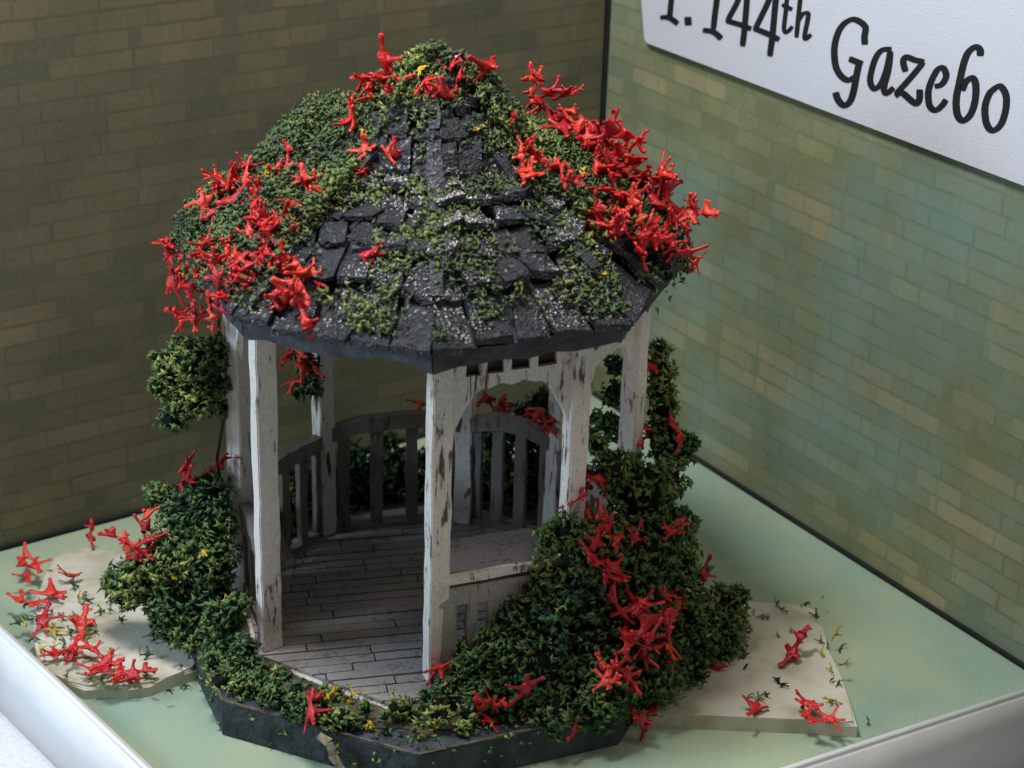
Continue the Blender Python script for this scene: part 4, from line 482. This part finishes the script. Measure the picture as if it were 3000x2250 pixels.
for k in range(8):
    a0, a1 = az(PHE+R(45*k), 1.755, 0), az(PHE+R(45*(k+1)), 1.755, 0)
    mid = (a0+a1)/2; nn = mid.normalized()
    V = []; F = []; N = 8
    for i in range(N+1):
        c = a0.lerp(a1, .004+.992*i/N); j1 = random.uniform(-.008, .008)
        lo = 3.055+random.uniform(-.02, .018)
        if k == 7 and i in (6, 7): lo += .05
        V += [c+UP*lo, c+UP*(3.175+j1), c-nn*.05+UP*(3.175+j1), c-nn*.05+UP*lo]
    for i in range(N):
        for q in range(4): F.append((4*i+q, 4*i+(q+1) % 4, 4*i+4+(q+1) % 4, 4*i+4+q))
    F += [(0, 1, 2, 3), (4*N, 4*N+1, 4*N+2, 4*N+3)]
    rlink('fascia_board', mesh('fascia_board', V, F), M_FASCIA)
def shingle(k, s0, s1, x0, x1, lift, th=.042, jit=.010):
    """s0 outer (lower) edge, s1 inner edge; grid of 4x4 on top"""
    n_ = 4; V = []; F = []; skew = random.uniform(-.028, .028); tw = random.uniform(-.055, .055)
    for lay in (0, 1):
        for i in range(n_):
            for j in range(n_):
                s = s0+(s1-s0)*i/(n_-1); x = x0+(x1-x0)*j/(n_-1)+skew*i
                dz = lift*(1-.8*i/(n_-1))+tw*(j/(n_-1)-.5) - (th if lay else 0) + (random.uniform(-jit, jit) if not lay else 0)
                edge = random.uniform(-.012, .012) if i == 0 else 0
                V.append(face_xy(k, s+edge, x, dz))
    for lay in (0, 1):
        o_ = lay*n_*n_
        for i in range(n_-1):
            for j in range(n_-1): F.append((o_+i*n_+j, o_+i*n_+j+1, o_+(i+1)*n_+j+1, o_+(i+1)*n_+j))
    ring = [j for j in range(n_)]+[i*n_+n_-1 for i in range(1, n_)]+[(n_-1)*n_+j for j in range(n_-2, -1, -1)]+[i*n_ for i in range(n_-2, 0, -1)]
    for a, b in zip(ring, ring[1:]+ring[:1]): F.append((a, b, b+n_*n_, a+n_*n_))
    me = mesh('shingle', V, F); rlink('shingle', me, M_SLATE)
courses = [(1.84, 1.46), (1.53, 1.25), (1.32, 1.05), (1.13, .87), (.95, .71), (.78, .54)]
for ci, (s0, s1) in enumerate(courses):
    for k in range(8):
        w0 = s0*S22; n_ = max(2, round(2*w0/(.27 if ci == 0 else .22))); off = random.uniform(-.05, .05)
        xs = [-w0+2*w0*i/n_+(random.uniform(-.03, .03) if 0 < i < n_ else 0) for i in range(n_+1)]
        for a, b in zip(xs[:-1], xs[1:]):
            if 0 < ci < 5 and random.random() < .05: continue
            shingle(k, s0+random.uniform(-.03, .02), s1, a+random.uniform(.006, .018), b-random.uniform(.006, .018), .055+random.uniform(-.02, .03)+(random.uniform(.01, .085) if ci > 0 else 0), .045, .013)
for ci, (s0, s1) in enumerate([(.68, .46), (.52, .32), (.37, .18), (.22, .05)]):
    for k in range(8):
        w0 = s0*S22; n_ = 3 if ci == 0 else (2 if ci < 3 else 1)
        for i in range(n_):
            a = -w0+2*w0*i/n_; shingle(k, s0, s1, a+.006, a+2*w0/n_-.006, .085+random.uniform(-.035, .05), .055, .018)
for k in range(8):                       # hip caps
    for s0, s1 in [q for q in ((1.79, 1.46), (1.50, 1.18), (1.22, .92), (.96, .66), (.76, .60), (.66, .44), (.46, .22)) if random.random() < .68]:
        a = PHE+R(45*k); p, q = az(a+random.uniform(-.02, .02), s0, Zs(s0)+.05+random.uniform(0, .04)), az(a+random.uniform(-.02, .02), s1, Zs(s1)+.055)
        side = Vector((math.cos(a), math.sin(a), 0)); bm = bmesh.new()
        beam_bm(bm, p, q, .10 if s0 > .6 else .07, .035, side, 3, .012)
        rlink('ridge_cap', bm_mesh('ridge_cap', bm), M_CAP)
bm = bmesh.new(); bmesh.ops.create_uvsphere(bm, u_segments=16, v_segments=10, radius=.07)
for v in bm.verts: v.co += Vector((.15, .0, 4.58))
rlink('finial', bm_mesh('finial', bm, True), M_FINIAL)

# ------------------------------------------------------------ foam bits
def star_proto(n_, seed):
    r_ = random.Random(seed); V = [(0, 0, .22), (0, 0, -.22)]; F = []
    for i in range(n_):
        a = 2*math.pi*i/n_+r_.uniform(-.3, .3); L = r_.uniform(.6, 1.2); h = r_.uniform(-.6, .6)
        V.append((math.cos(a)*L, math.sin(a)*L, h))
        a2 = a+math.pi/n_; V.append((math.cos(a2)*.42, math.sin(a2)*.42, h*.25))
    m_ = 2*n_
    for i in range(m_):
        a, b = 2+i, 2+(i+1) % m_
        F += [(0, a, b), (1, b, a)]
    return np.array(V), np.array(F)
PROTO = [star_proto(n_, s) for s, n_ in enumerate((4, 5, 4, 5, 6, 3))]
def rand_rot(n_):
    q = rng.normal(size=(n_, 4)); q /= np.linalg.norm(q, axis=1)[:, None]; w_, x, y, z = q.T
    return np.stack([1-2*(y*y+z*z), 2*(x*y-z*w_), 2*(x*z+y*w_), 2*(x*y+z*w_), 1-2*(x*x+z*z), 2*(y*z-x*w_), 2*(x*z-y*w_), 2*(y*z+x*w_), 1-2*(x*x+y*y)], 1).reshape(n_, 3, 3)
def bits(name, pos, size, tint, mat, parent, label=None):
    pos = np.asarray(pos); n_ = len(pos); Rm = rand_rot(n_); kind = rng.integers(0, len(PROTO), n_)
    Vs, Fs, Ts = [], [], []; base = 0
    for k, (pv, pf) in enumerate(PROTO):
        idx = np.where(kind == k)[0]
        if not len(idx): continue
        v = np.einsum('nij,vj->nvi', Rm[idx], pv)*size[idx][:, None, None]+pos[idx][:, None, :]
        nv = len(pv); Vs.append(v.reshape(-1, 3))
        f = pf[None]+(np.arange(len(idx))*nv)[:, None, None]+base; Fs.append(f.reshape(-1, 3)); base += nv*len(idx)
        Ts.append(np.repeat(tint[idx], nv))
    V = np.concatenate(Vs); F = np.concatenate(Fs); T = np.concatenate(Ts)
    me = bpy.data.meshes.new(name); me.vertices.add(len(V)); me.vertices.foreach_set('co', V.ravel())
    me.loops.add(F.size); me.loops.foreach_set('vertex_index', F.ravel().astype(np.int32))
    me.polygons.add(len(F)); me.polygons.foreach_set('loop_start', np.arange(0, F.size, 3, dtype=np.int32))
    me.update(calc_edges=True); me.validate()
    at = me.attributes.new('tint', 'FLOAT', 'POINT'); at.data.foreach_set('value', T.astype(np.float32))
    return link(name, me, mat, parent, 'stuff')
def clump(p, sc=2.6): return np.array([noise.noise(Vector(q)*sc)*.5+.5 for q in p])
def blob_points(bl, dens, lo=.72, hi=1.08):
    P_ = []
    B = np.array(bl)
    for x, y, z, r in bl:
        n_ = max(6, int(4*math.pi*r*r*dens)); d = rng.normal(size=(n_, 3)); d /= np.linalg.norm(d, axis=1)[:, None]
        rad = r*rng.uniform(lo, hi, n_)
        rad *= 1+.30*np.array([noise.noise(Vector(q)*2.0+Vector((x, y, z))*3)+.4*noise.noise(Vector(q)*5) for q in d])
        P_.append(np.array([x, y, z])+d*rad[:, None])
    P_ = np.concatenate(P_)
    dist = np.min(np.linalg.norm(P_[:, None, :]-B[None, :, :3], axis=2)/B[None, :, 3], axis=1)
    P_ = P_[dist > lo*.93]
    return P_[P_[:, 2] > .03]
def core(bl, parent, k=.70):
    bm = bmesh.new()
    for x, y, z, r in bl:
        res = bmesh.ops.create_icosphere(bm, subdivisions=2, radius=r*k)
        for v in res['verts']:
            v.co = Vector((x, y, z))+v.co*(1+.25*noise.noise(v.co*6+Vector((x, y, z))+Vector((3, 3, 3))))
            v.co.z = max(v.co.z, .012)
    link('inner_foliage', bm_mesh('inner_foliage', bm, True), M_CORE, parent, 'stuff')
def plant(name, bl, label, cat, dens, sz, tint_bias=0., loc=None, mat=M_BUSH, lo=.72, hi=1.1):
    z0 = min(b[2]-b[3] for b in bl); c = np.mean(np.array(bl), 0)
    t = thing(name, label, cat, loc or (float(c[0]), float(c[1]), float(max(z0, .0))))
    p = blob_points(bl, dens, lo, hi); n_ = len(p)
    tint = np.clip(clump(p)*1.15-.12+rng.normal(0, .20, n_)+tint_bias, 0, .97); tint[rng.random(n_) < .0015] = 1
    bits('foliage', p, sz*rng.uniform(.6, 1.25, n_), tint, mat, t)
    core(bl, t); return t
T = {}
T['right_bush'] = plant('flowering_bush', BLOBS['right_bush'], 'tall dark green bush with red flowers climbing the right posts', 'bush', 560, .041)
T['left_bush'] = plant('flowering_bush', BLOBS['left_bush'], 'dark green bush with few red flowers against the left posts', 'bush', 560, .041, .03)
T['left_tuft'] = plant('leafy_tuft', BLOBS['left_tuft'], 'light green leafy tuft clinging to the left post below the eave', 'plant', 560, .038, .08)
T['ground'] = plant('ground_cover_plant', BLOBS['ground'], 'low yellowish green creeping plant along the front edge of the base', 'plant', 680, .037, .10)
T['back_bush'] = plant('hedge', BLOBS['back_bush'], 'dark hedge seen through the slats behind the gazebo', 'hedge', 360, .042, -.05)
T['hanging_vine'] = plant('hanging_vine', BLOBS['hanging'], 'dark vine with red flowers hanging inside from the roof at the back left post', 'vine', 600, .034, -.12)

M_STEM = plain('vine_stem', (.06, .04, .025), .4, 9, .8, .5, .01)
def stem(parent, pts, r=.02):
    bm = bmesh.new()
    for a, b_ in zip(pts[:-1], pts[1:]): beam_bm(bm, a, b_, r, r, Vector((1, .3, .1)), 2, r*.15)
    link('stem', bm_mesh('stem', bm), M_STEM, parent)
stem(T['left_tuft'], [(-1.55, -.02, .9), (-1.60, .02, 1.5), (-1.52, -.05, 1.9), (-1.75, -.1, 2.2), (-1.55, 0, 2.5), (-1.52, 0, 3.1)])
stem(T['left_tuft'], [(-1.60, .0, 1.9), (-1.85, -.1, 2.1), (-1.95, -.1, 2.4)])
stem(T['hanging_vine'], [(-.95, .95, 3.08), (-.93, .85, 2.8), (-.95, .9, 2.4)])
stem(T['right_bush'], [(1.45, -.1, .5), (1.52, .02, 1.5), (1.56, .08, 2.2), (1.55, .1, 3.0)])
n_ = 1500; da = rng.uniform(-2.2, 2.2, n_); dr_ = rng.uniform(1.45, 1.97, n_); dx, dy = dr_*np.sin(da), -dr_*np.cos(da)
okd = np.array([insidef(a, b, 1.97, PH) and noise.noise(Vector((a*3, b*3, 9)))+random.uniform(-.25, .25) > -.05 for a, b in zip(dx, dy)])
dp = np.stack([dx[okd], dy[okd], rng.uniform(.315, .345, okd.sum())], 1)
bits('scattered_bits', dp, .026*rng.uniform(.5, 1.3, len(dp)), np.clip(rng.normal(.55, .28, len(dp)), 0, 1), M_BUSH, GZ)
C22_ = math.cos(R(22.5)); fa = rng.uniform(-1.1, .9, 46); fp_ = []
for a in fa:
    k = math.floor((a-PH)/R(45)); an = PH+R(45*(k+.5)); r_ = 2.0*C22_/math.cos(a-an); fp_.append((*(az(a, r_+.012, 0).xy), random.uniform(.04, .31)))
bits('scattered_bits', fp_, .03*rng.uniform(.5, 1.3, 46), np.clip(rng.normal(.6, .25, 46), 0, 1), M_BUSH, GZ)
# vine over the roof
def octs(x, y):
    return np.max([x*math.sin(PHE+R(22.5+45*k))-y*math.cos(PHE+R(22.5+45*k)) for k in range(8)], 0)/C22
MOUNDS = [(-.95, .50, .40, .22), (-1.45, -.15, .35, .10), (1.0, .45, .40, .12), (1.35, -.25, .3, .12), (-.30, .30, .28, .10), (.30, .25, .25, .08)]
N = 190000
x = rng.uniform(-1.95, 1.95, N); y = rng.uniform(-1.95, 1.95, N); s = octs(x, y)
azd = np.degrees(np.arctan2(x, -y)); z = np.interp(s, prx, prz)
nz = np.array([noise.noise(Vector((a*2.4, b*2.4, 1.7)))+.5*noise.noise(Vector((a*7, b*7, 3.1))) for a, b in zip(x, y)])
front = np.exp(-((azd-8)/52)**4)                                     # 1 in the front sector
cov = np.where(front > .5, .12+.26*np.clip((1.40-s)/.6, 0, 1), .95)   # coverage
cov = np.where((front > .5) & (s < .66), .16, cov)
cov = np.where((front > .5) & (s < .34), .4, cov)
cov = np.where((azd > 20) & (azd < 75) & (s > 1.3), .04, cov)
cov = np.where((azd > -30) & (azd < 20) & (s > 1.42), .06, cov)
prob = np.clip(cov*1.02+nz*1.0, 0.01, 1)*.36
prob = np.where(s < 1.79, prob, prob*np.where((np.abs(azd) > 62) & (s < 1.86), .7, 0))
keep = rng.random(N) < prob; x, y, z, s, azd, nz, front = (v[keep] for v in (x, y, z, s, azd, nz, front))
thick = np.where(front > .5, .02, .13+.06*nz) + .03
thick = np.where((azd < -60) & (s > .9), thick+.05, thick)
md = sum(h_*np.exp(-((x-a)**2+(y-b)**2)/r_**2) for a, b, r_, h_ in MOUNDS)
zz = z+.06+rng.uniform(0, 1, len(x))*np.clip(thick, .01, .3)+md*rng.uniform(.45, 1, len(x))
zz = np.where(s > 1.7, zz-rng.uniform(0, .22, len(x))*(np.abs(azd) > 55), zz)
pos = np.stack([x, y, zz], 1); n_ = len(pos)
tint = np.clip(clump(pos, 2.2)*.9-.02+rng.normal(0, .16, n_)+.05, 0, .97); tint[rng.random(n_) < .003] = 1
T['roof_vine'] = thing('roof_vine', 'green vine with masses of red and some yellow flowers spread over the slate roof', 'vine', (0, 0, 3.2))
bits('foliage', pos, .031*rng.uniform(.55, 1.3, n_), tint, M_VINE, T['roof_vine'])
T['ground_cover'] = T['ground']

# ------------------------------------------------------------ flowers
def flower_proto(seed, forks=.5, arms=None):
    r_ = random.Random(seed); V = [Vector((0, 0, 0))]; E = []; RD = [.30]
    def arm(root, a, el, L, k=1.0):
        d = Vector((math.cos(a)*math.cos(el), math.sin(a)*math.cos(el), math.sin(el)))
        bend = Vector((r_.uniform(-.4, .4), r_.uniform(-.4, .4), r_.uniform(-.15, .45)))
        base = V[root].copy(); last = root
        for j, (t, rad) in enumerate(((.32, .175), (.66, .088), (1.0, .16))):
            V.append(base+(d*L*t+bend*L*t*t)*k); RD.append(rad*r_.uniform(.75, 1.3)); E.append((last, len(V)-1)); last = len(V)-1
            if j == 1 and r_.random() < forks:
                sd = d.cross(Vector((r_.uniform(-1, 1), r_.uniform(-1, 1), 1))).normalized()
                V.append(V[last]+d*L*.22+sd*.28); RD.append(.09); E.append((last, len(V)-1))
        return last
    n_ = arms or r_.choice((3, 4, 5, 5, 6)); ph = r_.uniform(0, 6); ends = []
    for i in range(n_):
        ends.append(arm(0, ph+2*math.pi*i/n_+r_.uniform(-.4, .4), r_.uniform(-.5, .85), r_.uniform(.6, 1.25)))
    if arms is None and r_.random() < .5:      # a second hub carried on one arm
        e = ends[0]; RD[e] = .2; a0 = ph
        for q in (-.9, .1, 1.0): arm(e, a0+q, r_.uniform(-.6, .8), r_.uniform(.45, .8))
    V = [v*.9 for v in V]
    me = bpy.data.meshes.new('flower'); me.from_pydata(V, E, [])
    o = bpy.data.objects.new('tmp', me); COL.objects.link(o)
    sk = o.modifiers.new('s', 'SKIN'); sk.use_smooth_shade = True
    for i, sv in enumerate(me.skin_vertices[0].data): sv.radius = (RD[i], RD[i]*.6); sv.use_root = (i == 0)
    ss = o.modifiers.new('u', 'SUBSURF'); ss.levels = 1; ss.render_levels = 1
    dg = bpy.context.evaluated_depsgraph_get(); ev = o.evaluated_get(dg)
    me2 = bpy.data.meshes.new_from_object(ev); me2.name = 'flower'; bpy.data.objects.remove(o)
    return me2
REDP = [flower_proto(i) for i in range(14)]; YELP = [flower_proto(100+i, .2) for i in range(4)]
for me in REDP: me.materials.clear(); me.materials.append(M_RED)
for me in YELP: me.materials.clear(); me.materials.append(M_YEL)
fr = random.Random(5)
def put_flower(name, me, p, size, parent=None, flat=False):
    o = bpy.data.objects.new(name, me); COL.objects.link(o)
    if parent is not None: o.parent = parent; o.matrix_parent_inverse = Matrix.Translation(-parent.location)
    o.location = p; s_ = size*fr.uniform(.85, 1.15); o.scale = (s_,)*3
    e = Euler((fr.uniform(0, 6.28), fr.uniform(0, 6.28), fr.uniform(0, 6.28)))
    if flat: e = Euler((fr.uniform(-.4, .4), fr.uniform(-.4, .4), fr.uniform(0, 6.28)))
    o.rotation_euler = e; return o
for key, lst in RED.items():
    for i, (a, b, c_, sc) in enumerate(lst):
        put_flower('red_flower', REDP[fr.randrange(14)], (a, b, c_), .138*sc, T[key])
        if (key == 'roof_vine' and i not in (0, 55, 56, 57) and fr.random() < .95) or (key == 'right_bush' and fr.random() < .35):
            put_flower('red_flower', REDP[fr.randrange(14)], (a+fr.uniform(-.08, .08), b+fr.uniform(-.02, .10), c_+fr.uniform(-.07, .04)), .112*sc, T[key])
for key, lst in YEL.items():
    for a, b, c_, sc in lst: put_flower('yellow_flower', YELP[fr.randrange(4)], (a, b, c_), .062*sc, T[key])

# crushed glitter on the front shingles
M_GLIT = plain('glitter_chips', (.55, .50, .52), .35, 30, .12, .1, .002, .9)
n_ = 9000; gs = rng.uniform(.62, 1.78, n_); ga = np.radians(rng.uniform(-62, 72, n_)); gz = np.array([noise.noise(Vector((math.sin(a)*s_*2.6, math.cos(a)*s_*2.6, 5))) for a, s_ in zip(ga, gs)])
k_ = gz+rng.normal(0, .12, n_) > .03
gs, ga = gs[k_], ga[k_]; gx, gy = gs*np.sin(ga), -gs*np.cos(ga); so = octs(gx, gy); ok = so < 1.8; gx, gy, so = gx[ok], gy[ok], so[ok]
from mathutils.bvhtree import BVHTree
bpy.context.view_layer.update()
gv, gf = [], []
for o in ROOF.children:
    if o.name.startswith('shingle'):
        b_ = len(gv); gv += [v.co.copy() for v in o.data.vertices]; gf += [[b_+i for i in p.vertices] for p in o.data.polygons]
tree = BVHTree.FromPolygons(gv, gf); gp = []
for a, b in zip(gx, gy):
    hit = tree.ray_cast(Vector((a, b, 6)), Vector((0, 0, -1)))
    if hit[0] is not None: gp.append(tuple(hit[0]+Vector((0, 0, .002))))
bits('glitter', gp, .0115*rng.uniform(.5, 1.5, len(gp)), rng.random(len(gp)), M_GLIT, ROOF)

# pads of card glued to the floor
def rough_poly(pts, j=.02, sub=4):
    o = []
    for a, b in zip(pts, pts[1:]+pts[:1]):
        for i in range(sub): t = i/sub; o.append((a[0]+(b[0]-a[0])*t+random.uniform(-j, j), a[1]+(b[1]-a[1])*t+random.uniform(-j, j)))
    return o
pl = prism('card_pad', rough_poly([(-3.05, .98), (-2.72, 1.02), (-2.35, .80), (-2.0, .35), (-1.75, -.3), (-1.72, -.72), (-2.0, -.95), (-2.5, -1.02), (-2.85, -.75), (-3.05, -.2), (-3.12, .5)], .02, 3), 0.002, .11, M_PAD, None, .03, 3)
tag(pl, 'cream card pad on the floor left of the gazebo heaped with loose red flowers', 'pad')
pr_ = prism('card_pad', rough_poly([(2.30, .40), (3.02, .34), (3.06, .0), (3.14, -1.28), (2.6, -1.24), (1.55, -1.20), (1.45, -.9), (1.7, -.2)], .012, 4), 0.002, .125, M_PAD, None, .03, 3)
tag(pr_, 'cream square card pad on the floor right of the gazebo sprinkled with green crumbs', 'pad')
LL = ['pale red star flower standing highest at the upper left corner of the left pad', 'red ring shaped flower just below the uppermost flower of the left pad', 'small red flower at the left edge of the left pad under the ring shaped one',
 'lone dark red flower with a yellow tip behind the left pad beside the bush', 'red flower with two raised arms in the upper middle of the left pad', 'red hooked flower nearest the pad top right above the U shaped one',
 'thin stretched red flower lying farthest left on the left pad', 'red flower with an orange underside left of the middle of the left pad', 'large spread red flower in the middle of the left pad',
 'red flower touching the inner edge of the white rim at left', 'red flower between the rim and the big heap on the left pad', 'red flower on the top side of the heap on the left pad', 'red flower at the centre of the heap on the left pad',
 'red flower on the lower left side of the heap on the left pad', 'red flower on the upper right side of the heap on the left pad', 'rightmost red flower of the heap on the left pad', 'lowest red flower of the heap hanging over the left pad edge']
LR = ['thin curved red flower lying alone in the middle of the right pad', 'low red flower on the front edge of the right pad nearest the bush', 'big upright red flower at the front edge of the right pad',
 'small red flower directly under the big upright one at the right pad', 'red flower lying on the green floor before the right pad nearest the rim']
for i, (a, b, c_, sc) in enumerate(LOOSE):
    c_ = max(c_, .175) if i != 20 else .17
    o = put_flower('red_flower', REDP[(i*5+2) % 14], (a, b, c_), .115*sc, None, True); o.scale = (o.scale[0], o.scale[1], o.scale[2]*.72)
    tag(o, (LL+LR)[i], 'flower', 'loose red flowers scattered on the card pads')
CM = {'d': (.06, .10, .05), 'o': (.16, .19, .07), 'y': (.42, .38, .06), 'k': (.015, .03, .03)}
CMm = {k: plain('crumb_foam_'+n2, CM[k], .3, 9, .7, .4, .01) for k, n2 in (('d', 'green'), ('o', 'olive'), ('y', 'yellow'), ('k', 'black'))}
CN = {'d': 'tiny dark green foam crumb', 'o': 'tiny olive foam crumb', 'y': 'tiny yellowish foam crumb', 'k': 'tiny blackish foam crumb'}
cme = {}
for k in CM:
    for v_ in range(3):
        q = flower_proto(300+v_+ord(k), .3, 4); q.materials.clear(); q.materials.append(CMm[k]); q.name = 'foam_crumb'; cme[k, v_] = q
for i, (a, b, c_, k, sc, rt) in enumerate(CRUMB):
    o = put_flower('foam_crumb', cme[k, i % 3], (a, b, c_), .052*sc, None)
    o.scale = (o.scale[0], o.scale[1], o.scale[2]*.8)
    tag(o, CN[k]+(' scattered on the right card pad' if rt else ' among the loose flowers on the left pad'), 'crumb', CN[k]+'s on the '+('right' if rt else 'left')+' pad')
